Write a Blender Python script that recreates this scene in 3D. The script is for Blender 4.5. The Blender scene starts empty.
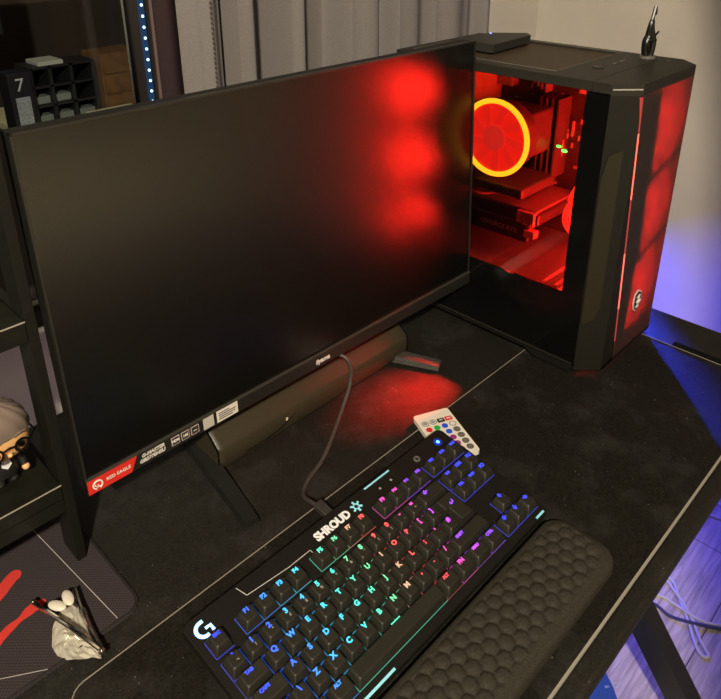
import bpy, bmesh, math, random
from mathutils import Vector, Matrix, noise
random.seed(7)
S = bpy.context.scene
COL = S.collection
PI = math.pi

# ------------------------------------------------------------------ materials
MATS = {}
def mat(name, col, rough=.6, metal=0, spec=.5, emit=None, es=0, noise_amt=0, nscale=300, bump=0, bscale=400, coat=0):
    if name in MATS: return MATS[name]
    m = bpy.data.materials.new(name); m.use_nodes = True
    nt = m.node_tree; b = nt.nodes['Principled BSDF']
    b.inputs['Base Color'].default_value = (*col, 1)
    b.inputs['Roughness'].default_value = rough
    b.inputs['Metallic'].default_value = metal
    b.inputs['Specular IOR Level'].default_value = spec
    if coat: b.inputs['Coat Weight'].default_value = coat; b.inputs['Coat Roughness'].default_value = .1
    if emit:
        b.inputs['Emission Color'].default_value = (*emit, 1); b.inputs['Emission Strength'].default_value = es
    if noise_amt or bump:
        tc = nt.nodes.new('ShaderNodeTexCoord')
    if noise_amt:
        n = nt.nodes.new('ShaderNodeTexNoise'); n.inputs['Scale'].default_value = nscale; n.inputs['Detail'].default_value = 3
        nt.links.new(tc.outputs['Object'], n.inputs['Vector'])
        r = nt.nodes.new('ShaderNodeMapRange'); r.inputs['From Min'].default_value = .3; r.inputs['From Max'].default_value = .7
        r.inputs['To Min'].default_value = 1 - noise_amt; r.inputs['To Max'].default_value = 1 + noise_amt
        nt.links.new(n.outputs['Fac'], r.inputs['Value'])
        mx = nt.nodes.new('ShaderNodeVectorMath'); mx.operation = 'SCALE'; mx.inputs[0].default_value = col
        nt.links.new(r.outputs['Result'], mx.inputs['Scale']); nt.links.new(mx.outputs[0], b.inputs['Base Color'])
    if bump:
        n2 = nt.nodes.new('ShaderNodeTexNoise'); n2.inputs['Scale'].default_value = bscale; n2.inputs['Detail'].default_value = 2
        nt.links.new(tc.outputs['Object'], n2.inputs['Vector'])
        bp = nt.nodes.new('ShaderNodeBump'); bp.inputs['Strength'].default_value = bump; bp.inputs['Distance'].default_value = .001
        nt.links.new(n2.outputs['Fac'], bp.inputs['Height']); nt.links.new(bp.outputs['Normal'], b.inputs['Normal'])
    MATS[name] = m
    return m

def nodemat(name):
    m = bpy.data.materials.new(name); m.use_nodes = True; nt = m.node_tree
    for n in list(nt.nodes): nt.nodes.remove(n)
    out = nt.nodes.new('ShaderNodeOutputMaterial'); MATS[name] = m
    return m, nt, out

# ------------------------------------------------------------------ mesh builder
class MB:
    def __init__(s): s.bm = bmesh.new()
    def _xf(s, vs, mx):
        if mx is not None:
            for v in vs: v.co = mx @ v.co
    def box(s, x0, x1, y0, y1, z0, z1, bev=0, mx=None, seg=2):
        r = bmesh.ops.create_cube(s.bm, size=1); vs = r['verts']
        for v in vs: v.co = Vector(((x0+x1)/2+v.co.x*(x1-x0), (y0+y1)/2+v.co.y*(y1-y0), (z0+z1)/2+v.co.z*(z1-z0)))
        if bev:
            es = list({e for v in vs for e in v.link_edges})
            r = bmesh.ops.bevel(s.bm, geom=es, offset=bev, segments=seg, affect='EDGES', profile=.5)
            vs = list({v for f in r['faces'] for v in f.verts} | {v for v in vs if v.is_valid})
        s._xf(vs, mx); return s
    def loft(s, rings, cap=True, mx=None, closed=True):
        R = [[s.bm.verts.new(Vector(p)) for p in r] for r in rings]
        n = len(R[0])
        for a, b in zip(R, R[1:]):
            for i in range(n if closed else n-1):
                s.bm.faces.new((a[i], a[(i+1) % n], b[(i+1) % n], b[i]))
        if cap:
            s.bm.faces.new(list(reversed(R[0]))); s.bm.faces.new(R[-1])
        s._xf([v for r in R for v in r], mx); return s
    def prism(s, pts, axis, a, b, mx=None):
        def p3(p, h): return {'z': (p[0], p[1], h), 'y': (p[0], h, p[1]), 'x': (h, p[0], p[1])}[axis]
        return s.loft([[p3(p, a) for p in pts], [p3(p, b) for p in pts]], mx=mx)
    def cyl(s, c, r, h, n=24, axis='z', r2=None, mx=None):
        r2 = r if r2 is None else r2
        def P(t, rr, hh):
            a, b = rr*math.cos(t), rr*math.sin(t)
            v = {'z': (a, b, hh), 'y': (a, hh, b), 'x': (hh, a, b)}[axis]
            return (c[0]+v[0], c[1]+v[1], c[2]+v[2])
        T = [2*PI*i/n for i in range(n)]
        return s.loft([[P(t, r, 0) for t in T], [P(t, r2, h) for t in T]], mx=mx)
    def tube(s, path, r, n=8, closed=False, flat=1.0, mx=None):
        P = [Vector(p) for p in path]; k = len(P); rings = []; up = None
        rr = (list(r)+[r[-1]]*k) if isinstance(r, (list, tuple)) else [r]*k
        for i in range(k):
            t = (P[(i+1) % k]-P[i-1]) if closed else (P[min(i+1, k-1)]-P[max(i-1, 0)])
            t.normalize()
            if up is None: up = Vector((0, 0, 1)) if abs(t.z) < .9 else Vector((1, 0, 0))
            sd = t.cross(up)
            if sd.length < 1e-4: sd = t.orthogonal()
            sd.normalize(); up = sd.cross(t).normalized()
            rings.append([P[i]+rr[i]*(math.cos(2*PI*j/n)*sd + math.sin(2*PI*j/n)*up*flat) for j in range(n)])
        if closed: rings.append(rings[0])
        if closed:
            V = [[s.bm.verts.new(p) for p in r_] for r_ in rings[:-1]]
            for a in range(k):
                for j in range(n):
                    A, B = V[a], V[(a+1) % k]; s.bm.faces.new((A[j], A[(j+1) % n], B[(j+1) % n], B[j]))
            s._xf([v for q in V for v in q], mx); return s
        return s.loft(rings, mx=mx)
    def torus(s, c, R, r, axis='x', n=48, k=10, mx=None, a0=0, a1=2*PI):
        def P(t):
            a, b = R*math.cos(t), R*math.sin(t)
            v = {'z': (a, b, 0), 'y': (a, 0, b), 'x': (0, a, b)}[axis]; return (c[0]+v[0], c[1]+v[1], c[2]+v[2])
        full = abs(a1-a0-2*PI) < 1e-6
        return s.tube([P(a0+(a1-a0)*i/(n if full else n-1)) for i in range(n)], r, k, closed=full, mx=mx)
    def ball(s, c, r, sc=(1, 1, 1), u=24, v=16, mx=None):
        q = bmesh.ops.create_uvsphere(s.bm, u_segments=u, v_segments=v, radius=r)['verts']
        for w in q: w.co = Vector((c[0]+w.co.x*sc[0], c[1]+w.co.y*sc[1], c[2]+w.co.z*sc[2]))
        s._xf(q, mx); return s
    def text(s, body, size, mx, extrude=.00012, bold=0, align='CENTER', valign='CENTER', shear=0, space=1.0, sx=1.0):
        cu = bpy.data.curves.new('t', 'FONT'); cu.body = body; cu.size = size; cu.extrude = extrude; cu.offset = bold
        cu.align_x = align; cu.align_y = valign; cu.shear = shear; cu.space_character = space; cu.resolution_u = 3
        o = bpy.data.objects.new('t', cu); COL.objects.link(o)
        dg = bpy.context.evaluated_depsgraph_get(); dg.update()
        me = bpy.data.meshes.new_from_object(o.evaluated_get(dg))
        n0 = len(s.bm.verts); s.bm.from_mesh(me); s.bm.verts.ensure_lookup_table()
        for v in s.bm.verts[n0:]: v.co = mx @ Vector((v.co.x*sx, v.co.y, v.co.z))
        bpy.data.objects.remove(o); bpy.data.curves.remove(cu); bpy.data.meshes.remove(me); return s
    def build(s, name, m, parent=None, smooth=False, loc=None, rot=None):
        bmesh.ops.recalc_face_normals(s.bm, faces=s.bm.faces)
        me = bpy.data.meshes.new(name); s.bm.to_mesh(me); s.bm.free()
        for q in (m if isinstance(m, (list, tuple)) else [m]): me.materials.append(q)
        if smooth:
            for p in me.polygons: p.use_smooth = True
            try: me.set_sharp_from_angle(angle=math.radians(38))
            except Exception: pass
        o = bpy.data.objects.new(name, me); COL.objects.link(o)
        if parent: o.parent = parent
        if loc: o.location = loc
        if rot: o.rotation_euler = rot
        return o

def empty(name, loc, rot=(0, 0, 0)):
    o = bpy.data.objects.new(name, None); COL.objects.link(o); o.location = loc; o.rotation_euler = rot; o.empty_display_size = .02; return o
def tag(o, label, cat, group=None, kind=None):
    o['label'] = label; o['category'] = cat
    if group: o['group'] = group
    if kind: o['kind'] = kind
    return o
def struct(o, label=None):
    o['kind'] = 'structure'
    if label: o['label'] = label
    return o
def rrect(x0, x1, y0, y1, r, n=5):
    pts = []
    for cx, cy, a in ((x1-r, y1-r, 0), (x0+r, y1-r, PI/2), (x0+r, y0+r, PI), (x1-r, y0+r, 1.5*PI)):
        for i in range(n+1):
            t = a+PI/2*i/n; pts.append((cx+r*math.cos(t), cy+r*math.sin(t)))
    return pts
def smoothpath(pts, k=6):
    P = [Vector(p) for p in pts]; out = []
    for i in range(len(P)-1):
        a, b, c, d = P[max(i-1, 0)], P[i], P[i+1], P[min(i+2, len(P)-1)]
        for j in range(k):
            t = j/k
            out.append(.5*((2*b)+(c-a)*t+(2*a-5*b+4*c-d)*t*t+(3*b-3*c+d-a)*t**3))
    out.append(P[-1]); return out

# ------------------------------------------------------------------ common materials
def specks(m, sc, thr, amount):
    nt = m.node_tree; b = nt.nodes['Principled BSDF']; src = b.inputs['Base Color'].links[0].from_socket
    tc = nt.nodes.new('ShaderNodeTexCoord'); v = nt.nodes.new('ShaderNodeTexVoronoi'); v.inputs['Scale'].default_value = sc; nt.links.new(tc.outputs['Object'], v.inputs['Vector'])
    n = nt.nodes.new('ShaderNodeTexNoise'); n.inputs['Scale'].default_value = sc*.35; nt.links.new(tc.outputs['Object'], n.inputs['Vector'])
    l = nt.nodes.new('ShaderNodeMath'); l.operation = 'LESS_THAN'; l.inputs[1].default_value = .16; nt.links.new(v.outputs['Distance'], l.inputs[0])
    g = nt.nodes.new('ShaderNodeMath'); g.operation = 'GREATER_THAN'; g.inputs[1].default_value = thr; nt.links.new(n.outputs['Fac'], g.inputs[0])
    k = nt.nodes.new('ShaderNodeMath'); k.operation = 'MULTIPLY'; nt.links.new(l.outputs[0], k.inputs[0]); nt.links.new(g.outputs[0], k.inputs[1])
    s_ = nt.nodes.new('ShaderNodeVectorMath'); s_.operation = 'SCALE'; s_.inputs[0].default_value = (amount, amount*.93, amount*.82); nt.links.new(k.outputs[0], s_.inputs['Scale'])
    a = nt.nodes.new('ShaderNodeVectorMath'); a.operation = 'ADD'; nt.links.new(src, a.inputs[0]); nt.links.new(s_.outputs[0], a.inputs[1]); n3 = nt.nodes.new('ShaderNodeTexNoise'); n3.inputs['Scale'].default_value = 11; n3.inputs['Detail'].default_value = 6; n3.inputs['Roughness'].default_value = .7; nt.links.new(tc.outputs['Object'], n3.inputs['Vector'])
    m3 = nt.nodes.new('ShaderNodeMapRange'); m3.inputs['From Min'].default_value = .5; m3.inputs['From Max'].default_value = .75; m3.inputs['To Max'].default_value = .022; nt.links.new(n3.outputs['Fac'], m3.inputs['Value'])
    a2 = nt.nodes.new('ShaderNodeVectorMath'); a2.operation = 'ADD'; nt.links.new(a.outputs[0], a2.inputs[0]); nt.links.new(m3.outputs[0], a2.inputs[1]); nt.links.new(a2.outputs[0], b.inputs['Base Color'])
warm_blk = mat('desk_black', (.0110, .0096, .0070), .60, spec=.4, noise_amt=.55, nscale=480, bump=.5, bscale=900)
mat_blk = mat('desk_mat_cloth', (.0105, .0088, .0063), .85, noise_amt=.55, nscale=480, bump=.6, bscale=1400, spec=.15)
specks(mat_blk, 260, .655, .15); specks(warm_blk, 260, .67, .12)
plastic = mat('black_plastic', (.008, .008, .007), .42, spec=.35)
plastic_m = mat('black_matte_plastic', (.010, .009, .0075), .6, spec=.3, bump=.25, bscale=1500)
gloss = mat('black_gloss', (.004, .004, .004), .14, spec=.3)
metal_b = mat('black_powder_metal', (.008, .008, .006), .5, spec=.3, bump=.2, bscale=1200)

# ------------------------------------------------------------------ room shell
def wallmat(name, col, sc=60, b=.15):
    return mat(name, col, .85, noise_amt=.04, nscale=8, bump=b, bscale=sc*4)
wallm = wallmat('wall_paint', (.58, .54, .46))
ZF, ZC, XL, XR, YB, YF = -.73, 1.75, -1.9, 1.45, .60, -2.8
# floor: laminate
fm, nt, out = nodemat('laminate')
b = nt.nodes.new('ShaderNodeBsdfPrincipled'); b.inputs['Roughness'].default_value = .45
tc = nt.nodes.new('ShaderNodeTexCoord'); mp = nt.nodes.new('ShaderNodeMapping'); mp.inputs['Rotation'].default_value = (0, 0, math.radians(0))
nt.links.new(tc.outputs['Object'], mp.inputs['Vector'])
br = nt.nodes.new('ShaderNodeTexBrick'); br.inputs['Scale'].default_value = 1; br.inputs['Brick Width'].default_value = 1.2; br.inputs['Row Height'].default_value = .19
br.inputs['Mortar Size'].default_value = .0012; br.inputs['Color1'].default_value = (.60, .52, .50, 1); br.inputs['Color2'].default_value = (.52, .45, .43, 1); br.inputs['Mortar'].default_value = (.12, .1, .1, 1)
nt.links.new(mp.outputs[0], br.inputs['Vector'])
mp2 = nt.nodes.new('ShaderNodeMapping'); mp2.inputs['Scale'].default_value = (7, 90, 1); nt.links.new(tc.outputs['Object'], mp2.inputs['Vector'])
nz = nt.nodes.new('ShaderNodeTexNoise'); nz.inputs['Scale'].default_value = 1.4; nz.inputs['Detail'].default_value = 4; nz.inputs['Distortion'].default_value = .6; nt.links.new(mp2.outputs[0], nz.inputs['Vector'])
rp = nt.nodes.new('ShaderNodeMapRange'); rp.inputs['From Min'].default_value = .35; rp.inputs['From Max'].default_value = .65; rp.inputs['To Min'].default_value = .62; rp.inputs['To Max'].default_value = 1.1
nt.links.new(nz.outputs['Fac'], rp.inputs['Value'])
vm = nt.nodes.new('ShaderNodeVectorMath'); vm.operation = 'SCALE'; nt.links.new(br.outputs['Color'], vm.inputs[0]); nt.links.new(rp.outputs[0], vm.inputs['Scale'])
nt.links.new(vm.outputs[0], b.inputs['Base Color']); nt.links.new(b.outputs[0], out.inputs[0])
struct(MB().box(XL, XR, YF, YB, ZF-.05, ZF).build('floor', fm), 'pale wood laminate floor')
struct(MB().box(XL, XR, YF, YB, ZC, ZC+.05).build('ceiling', wallmat('ceiling_paint', (.30, .28, .24))))  # ceiling colour darkened to cut bounce light
struct(MB().box(XR, XR+.08, YF, YB+.08, ZF-.05, ZC).build('wall_right', wallm), 'cream painted wall')
struct(MB().box(XL-.08, XL, YF, YB+.08, ZF-.05, ZC).build('wall_left', wallmat('wall_low_bounce', (.22, .16, .11))))  # this and the front wall: unseen, colour darkened to cut bounce light
struct(MB().box(XL, XR, YF-.08, YF, ZF-.05, ZC).build('wall_front', wallmat('wall_low_bounce', (.22, .16, .11))))
WX0, WX1, WZ0, WZ1 = -1.2, .349, .040, 1.35
w = MB(); w.box(XL, WX0, YB, YB+.08, ZF, ZC); w.box(WX1, XR, YB, YB+.08, ZF, ZC); w.box(WX0, WX1, YB, YB+.08, ZF, WZ0); w.box(WX0, WX1, YB, YB+.08, WZ1, ZC)
struct(w.build('wall_back', wallm), 'pale wall behind the desk and under the window')
struct(MB().box(-.9, .22, YB-.02, YB-.0005, ZF, WZ0-.001, .002).build('brightening_panel', wallmat('panel_white', (.84, .82, .84))), 'pale panel added to brighten the wall below the window')  # added pale panel, brightens the wall under the window
struct(MB().box(.3490, .3525, YB-.008, YB-.0005, WZ0, WZ1, .0005).build('trim_2', mat('trim_pink', (.16, .11, .10), .6)), 'thin brown-pink strip beside the light strip')
glass, nt, out = nodemat('window_glass')
t = nt.nodes.new('ShaderNodeBsdfTransparent'); t.inputs[0].default_value = (.85, .88, .9, 1); g = nt.nodes.new('ShaderNodeBsdfGlossy'); g.inputs['Roughness'].default_value = .03
fr = nt.nodes.new('ShaderNodeFresnel'); fr.inputs[0].default_value = 1.45; mx = nt.nodes.new('ShaderNodeMixShader')
nt.links.new(fr.outputs[0], mx.inputs[0]); nt.links.new(t.outputs[0], mx.inputs[1]); nt.links.new(g.outputs[0], mx.inputs[2]); nt.links.new(mx.outputs[0], out.inputs[0])
win = struct(MB().box(WX0, WX1, YB+.035, YB+.041, WZ0, WZ1).build('window_1', glass), 'dark window pane')
wf = MB(); fwid = .012
wf.box(WX1-fwid, WX1, YB-.004, YB+.05, WZ0, WZ1); wf.box(WX0, WX0+fwid, YB-.004, YB+.05, WZ0, WZ1); wf.box(WX0, WX1, YB-.004, YB+.05, WZ0, WZ0+.008); wf.box(WX0, WX1, YB-.004, YB+.05, WZ1-fwid, WZ1)
wf.build('window_frame', mat('window_frame_paint', (.018, .013, .012), .6), win)

# LED string on the window frame: dots along a blue-lit channel
led = empty('led_strip', (.333, .590, .052))
tag(led, 'vertical strip of tiny blue-white lights along the dark window edge', 'light strip')
MB().box(-.0022, .0045, -.001, .006, 0, .70).build('strip_channel', mat('strip_blue', (.01, .03, .08), .4, emit=(.02, .10, .30), es=.16), led)
for i in range(44):
    MB().ball((0, -.002, .008+i*.0158), .0021, u=8, v=6).build('led', mat('led_white', (.5, .7, .9), .4, emit=(.55, .8, 1), es=2.2), led)

# room added beyond the glass to stand in for the window reflection
dkbrown = mat('dark_brown_wall', (.045, .028, .018), .8, noise_amt=.2, nscale=6)
for nm, bb in (('wall_far_back', (-1.4, 1.2, 1.9, 1.95, -.73, 1.6)), ('wall_far_left', (-1.4, -1.35, .69, 1.9, -.73, 1.6)), ('wall_far_right', (1.15, 1.2, .69, 1.9, -.73, 1.6)), ('ceiling_far', (-1.4, 1.2, .69, 1.95, 1.6, 1.65)), ('floor_far', (-1.4, 1.2, .69, 1.95, -.78, -.73))):
    struct(MB().box(*bb).build(nm, dkbrown), 'dim brown room modelled as the window reflection')
tb = empty('pale_table', (.4, 1.25, ZF)); tag(tb, 'pale table top in the modelled window reflection', 'table')
MB().box(-.03, .5, -.22, .30, .855, .875, .003).build('tabletop', mat('pale_top', (.75, .66, .42), .5), tb)
for sx in (.10, .45):
    for sy in (-.18, .25): MB().box(sx-.02, sx+.02, sy-.02, sy+.02, 0, .855).build('leg', mat('dark_leg', (.03, .02, .015)), tb)
ZT = ZF+.8755
cb = empty('cubby_shelf', (.49, 1.32, ZT)); tag(cb, 'black open cubby shelf with grey glints in the modelled window reflection', 'shelf')
blk2 = mat('cubby_black', (.02, .02, .022), .4)
for x0, x1, h in ((.425, .500, .018), (.520, .640, .022)):
    o = MB().box(x0, x1, 1.20, 1.262, ZT, ZT+h, .003).build('folded_cloth', mat('cloth_pale', (.80, .72, .45), .8)); tag(o, 'pale yellow folded cloth before the ' + ('cubby shelf' if x0 < .5 else 'wooden cabinet') + ' in the modelled window reflection', 'cloth', 'folded cloths')
c = MB()
for x in (-.075, -.03, .02, .075): c.box(x-.004, x+.004, -.04, .04, 0, .14)
for z in (0, .045, .09, .134): c.box(-.075, .075, -.04, .04, z, z+.005)
c.build('frame', blk2, cb); MB().box(-.075, .075, .04, .044, 0, .14).build('back_panel', blk2, cb)
for (x0, x1, z, mt_) in ((-.07, -.035, .006, 0), (-.026, .015, .006, 1), (.024, .07, .006, 1), (-.07, -.035, .051, 0), (-.026, .015, .051, 1)):
    o = MB().box(.49+x0, .49+x1, 1.29, 1.35, ZT+z, ZT+z+.018, .002).build('folded_paper', mat('grey_paper', (.25, .27, .24), .7))
    tag(o, 'dull grey folded paper stack in the black cubby shelf in the modelled window reflection', 'paper', 'papers in the cubby shelf')
o = MB().box(.435, .495, 1.28, 1.35, ZT+.140, ZT+.150, .002).build('open_book', mat('book_cream', (.5, .48, .42), .7)); tag(o, 'cream book lying on top of the cubby shelf in the modelled window reflection', 'book')
bx = empty('seven_box', (.385, 1.30, ZT)); tag(bx, 'narrow black box with a white figure 7 and a grey sheet in the modelled window reflection', 'box')
MB().box(-.026, .026, -.03, .03, 0, .135, .002).build('box_body', mat('box_black', (.012, .012, .016), .5), bx)
MB().box(-.016, .016, -.0312, -.0302, .012, .080).build('sheet', mat('sheet_grey', (.35, .36, .40), .7, noise_amt=.4, nscale=400), bx)
MB().text('7', .042, Matrix.Translation((-.002, -.031, .107)) @ Matrix.Rotation(PI/2, 4, 'X'), bold=0).build('figure_seven', mat('print_grey', (.6, .6, .6), emit=None), bx)
o = empty('wooden_crate', (.635, 1.32, ZT)); tag(o, 'orange-brown wooden cabinet in the modelled window reflection beside the cubby shelf', 'cabinet')
wood = mat('crate_wood', (.17, .08, .028), .6, noise_amt=.3, nscale=40)
MB().box(-.055, .06, -.05, .05, 0, .15, .002).build('cabinet_body', wood, o)
for z in (.004, .053, .102): MB().box(-.050, .055, -.054, -.050, z, z+.044, .001).build('drawer_front', wood, o)
o = empty('table_lamp', (.71, 1.18, ZT)); tag(o, 'small slim glowing warm-white lamp in the modelled window reflection', 'lamp')
MB().cyl((0, 0, 0), .02, .006).build('lamp_base', blk2, o); MB().cyl((0, 0, .006), .003, .075, 10).build('pole', blk2, o)
MB().cyl((0, 0, .081), .0055, .038, 12).build('glow_tube', mat('tube_glow', (.8, .7, .5), emit=(1, .85, .6), es=1.6), o)
o = empty('wall_display', (.36, 1.45, .34)); tag(o, 'blue-lit screen on the wall, top left, in the modelled window reflection', 'screen')
MB().box(-.09, .075, 0, .03, 0, .18, .003).build('screen_frame', blk2, o)
MB().box(-.08, .063, -.002, 0, .012, .17).build('screen_glass', mat('screen_blue', (.01, .03, .05), .3, emit=(.03, .12, .2), es=.5, noise_amt=.5, nscale=30), o)

# ------------------------------------------------------------------ curtains
def curtain(name, x0, x1, y, folds, m, z0=-.66, z1=1.45, bound=None):
    pts = []
    N = 420
    for i in range(N+1):
        x = x0+(x1-x0)*i/N
        d = folds(x)*1.25; pts.append((x, y-d))
    b_ = MB(); th = .0025
    zs = [z0+(z1-z0)*k/10 for k in range(11)]
    ring = pts+[(p[0], p[1]+th) for p in reversed(pts)]
    b_.loft([[(p[0]+.004*math.sin(z*3+p[0]*9), p[1], z) for p in ring] for z in zs])
    return b_.build(name, m, smooth=True)
cm = mat('curtain_cloth', (.215, .198, .195), .8, noise_amt=.12, nscale=500, bump=.3, bscale=500)
EDG = [(.344, .0), (.350, .030), (.372, .034), (.396, .020), (.404, -.02), (.412, -.02), (.418, .032), (.440, .034), (.470, -.002), (.478, -.028), (.508, -.03), (.514, .03), (.535, .034), (.560, .004), (.575, -.02), (.640, -.028), (.655, .020), (.700, .030), (.752, -.004), (.764, .028), (.80, .032), (.858, .008), (.868, -.015), (.880, .02), (.93, .030), (1.0, .008), (1.05, -.012), (1.07, .012), (1.138, -.024)]
def fold(x):
    for (a, p), (b2, q) in zip(EDG, EDG[1:]):
        if a <= x <= b2:
            t = (x-a)/(b2-a); t = t*t*(3-2*t); return p+(q-p)*t
    return 0
cu = curtain('curtain', .344, 1.138, .505, fold, cm)
tag(cu, 'pleated grey-beige curtain hanging behind the monitor', 'curtain')
hem = MB()
for k in range(150): hem.box(.3655, .3668, .4590, .4640, .25+k*.0068, .2538+k*.0068)
hem.build('stitching', mat('stitch', (.08, .07, .06)), cu)
cu2 = curtain('blackout_curtain', .3535, .470, .590, lambda x: .005*math.sin(x*120), mat('maroon_cloth', (.020, .006, .009), .8))
tag(cu2, 'dark maroon curtain strip between the light strip and grey curtain', 'curtain')

# ------------------------------------------------------------------ desk
desk = empty('desk', (.15, .1, ZF)); tag(desk, 'large black desk carrying the monitor, keyboard and computer', 'desk')
inv = Matrix.Translation((-.15, -.1, -ZF))
MB().box(-.62, .87, -.2425, .437, -.018, 0, .005, mx=inv).build('desktop', warm_blk, desk)
legm = mat('leg_metal', (.016, .015, .017), .4)
def bar(p, q, w_, d_, mx=None):
    p = Vector(p); q = Vector(q); a = (q-p).normalized(); s_ = Vector((1, 0, 0)); n_ = a.cross(s_).normalized()
    m_ = MB(); rings = [[e+s_*i*d_/2+n_*j*w_/2 for i, j in ((-1, -1), (1, -1), (1, 1), (-1, 1))] for e in (p, q)]
    return m_.loft(rings, mx=mx)
for X in (.735, -.5):
    bar((X, .225, -.03), (X, -.295, -.715), .044, .034, inv).build('leg', legm, desk)
    bar((X, -.01, -.335), (X, .36, -.715), .044, .034, inv).build('leg', legm, desk)
    MB().box(X-.03, X+.03, -.20, .40, -.040, -.018, mx=inv).build('leg_bracket', legm, desk)
    for yy in (-.32, .36): MB().cyl((X, yy, -.73), .025, .016, 16, mx=inv).build('foot', legm, desk)
MB().box(-.5, .735, .05, .08, -.38, -.33, mx=inv).build('crossbar', legm, desk)

# desk mat with stitched edge
dm = MB().prism(rrect(-.100, .775, -.225, .072, .018), 'z', 0, .003).build('desk_mat', mat_blk)
tag(dm, 'long black cloth desk mat under keyboard and computer', 'desk mat')
rp_ = [(x, y, .0028) for x, y in rrect(-.0985, .7735, -.2235, .0705, .017)]
MB().tube(rp_, .0008, 6, closed=True).build('stitched_edge', mat('edge_thread', (.22, .20, .17), .7), dm)
MB().box(-.07, .752, -.2236, -.2214, .0028, .0037).build('edge_piping', mat('edge_thread_pale', (.30, .28, .235), .6), dm)
o = MB().box(.7765, .787, -.215, -.082, 0.0002, .0045, .001).build('dark_strip', gloss)  # thin black strip along the right end of the mat
tag(o, 'thin black strip on the desk at the right end of the mat', 'cable cover')

# ------------------------------------------------------------------ mouse pad on the left
pad, nt, out = nodemat('pad_weave')
b = nt.nodes.new('ShaderNodeBsdfPrincipled'); b.inputs['Roughness'].default_value = .9; b.inputs['Specular IOR Level'].default_value = .2
tc = nt.nodes.new('ShaderNodeTexCoord'); vo = nt.nodes.new('ShaderNodeTexChecker'); vo.inputs['Scale'].default_value = 520
vo.inputs[1].default_value = (.052, .041, .044, 1); vo.inputs[2].default_value = (.030, .024, .028, 1)
nt.links.new(tc.outputs['Object'], vo.inputs['Vector']); nt.links.new(vo.outputs[0], b.inputs['Base Color']); nt.links.new(b.outputs[0], out.inputs[0])
mp_ = MB().prism(rrect(-.46, -.008, .100, .40, .016), 'z', 0, .003).build('mouse_pad', pad)
tag(mp_, 'dark purple-grey woven mouse pad with red swooshes under the shelf', 'mouse pad')
MB().tube([(x, y, .0027) for x, y in rrect(-.4585, -.0095, .1015, .3985, .015)], .0013, 6, closed=True).build('overlock_edge', mat('black_thread', (.008, .008, .008), .8), mp_)
pl_ = mat('pad_line', (.45, .42, .42), .8)
def flatline(pts, w_, z=.0031):
    m_ = MB(); P = [Vector((*p, z)) for p in pts]; L = []; R = []
    for i in range(len(P)):
        t = (P[min(i+1, len(P)-1)]-P[max(i-1, 0)]).normalized(); n_ = Vector((-t.y, t.x, 0))
        ww = w_[i] if isinstance(w_, list) else w_
        L.append(P[i]+n_*ww/2); R.append(P[i]-n_*ww/2)
    ring = L+list(reversed(R)); a_ = [m_.bm.verts.new(p) for p in ring]
    k = len(P)
    for i in range(k-1): m_.bm.faces.new((a_[i], a_[i+1], a_[2*k-2-i], a_[2*k-1-i]))
    return m_
flatline([(-.052, .330), (-.046, .262), (-.033, .104)], .0007).build('printed_line', pl_, mp_)
flatline([(-.20, .171), (-.132, .124), (-.098, .102)], .0007).build('printed_line', pl_, mp_)
redp = mat('pad_red', (.62, .035, .025), .85)
flatline(smoothpath([(-.15, .155, 0), (-.117, .2, 0), (-.103, .211, 0), (-.088, .219, 0), (-.077, .2185, 0)], 6).__class__([(v.x, v.y) for v in smoothpath([(-.16, .14, 0), (-.12, .195, 0), (-.098, .211, 0), (-.085, .219, 0), (-.076, .2205, 0)], 5)]), [.013]*17+[.013, .011, .008, .004]).build('red_swoosh', redp, mp_)
flatline([(v.x, v.y) for v in smoothpath([(-.17, .11, 0), (-.13, .152, 0), (-.112, .164, 0), (-.096, .168, 0), (-.085, .171, 0), (-.072, .171, 0)], 4)], [.009]*10+[.008, .006, .006, .008, .010, .011, .011, .011, .009, .006, .003]).build('red_swoosh', redp, mp_)

# ------------------------------------------------------------------ small clip on crumpled packaging
fo, nt, out = nodemat('clear_film')
b = nt.nodes.new('ShaderNodeBsdfPrincipled'); b.inputs['Base Color'].default_value = (.66, .63, .54, 1); b.inputs['Roughness'].default_value = .22; b.inputs['Metallic'].default_value = .35; b.inputs['Alpha'].default_value = 1
nt.links.new(b.outputs[0], out.inputs[0])
outl = [(-.080, .137), (-.088, .120), (-.088, .108), (-.084, .098), (-.076, .090), (-.067, .084), (-.062, .077), (-.060, .084), (-.057, .098), (-.055, .115), (-.054, .135), (-.057, .150), (-.066, .150), (-.073, .144)]
f_ = MB(); cx, cy = -.071, .118
rings = []
for k in range(7):
    s_ = k/6; ring = []
    for j in range(len(outl)*2):
        a_, b_ = outl[(j//2) % len(outl)], outl[(j//2+1) % len(outl)]
        p = ((a_[0]+b_[0])/2, (a_[1]+b_[1])/2) if j % 2 else a_
        x, y = cx+(p[0]-cx)*s_, cy+(p[1]-cy)*s_
        h = .0045+.0035*noise.noise(Vector((x*180, y*180, 1)))*(1.2-s_*.3)+.0018*noise.noise(Vector((x*520, y*520, 3)))
        ring.append((x+.001*noise.noise(Vector((x*300, y*300, 7))), y, max(h, .0034)))
    rings.append(ring)
f_.loft(rings[1:], cap=False); f_.bm.faces.new([v for v in list(f_.bm.verts)[:len(outl)*2]])
o = f_.build('crumpled_wrapper', fo); tag(o, 'crumpled shiny pale plastic wrapper on the mouse pad corner', 'wrapper')
sd = o.modifiers.new('s', 'SOLIDIFY'); sd.thickness = .0003
ch = mat('chrome', (.75, .72, .66), .15, metal=1)
cl = empty('metal_clip', (-.062, .08, .008)); tag(cl, 'silver V-shaped metal tongs with two white oval pads on the wrapper', 'clip')
Ci = Matrix.Translation((.062, -.08, -.008))
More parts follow.
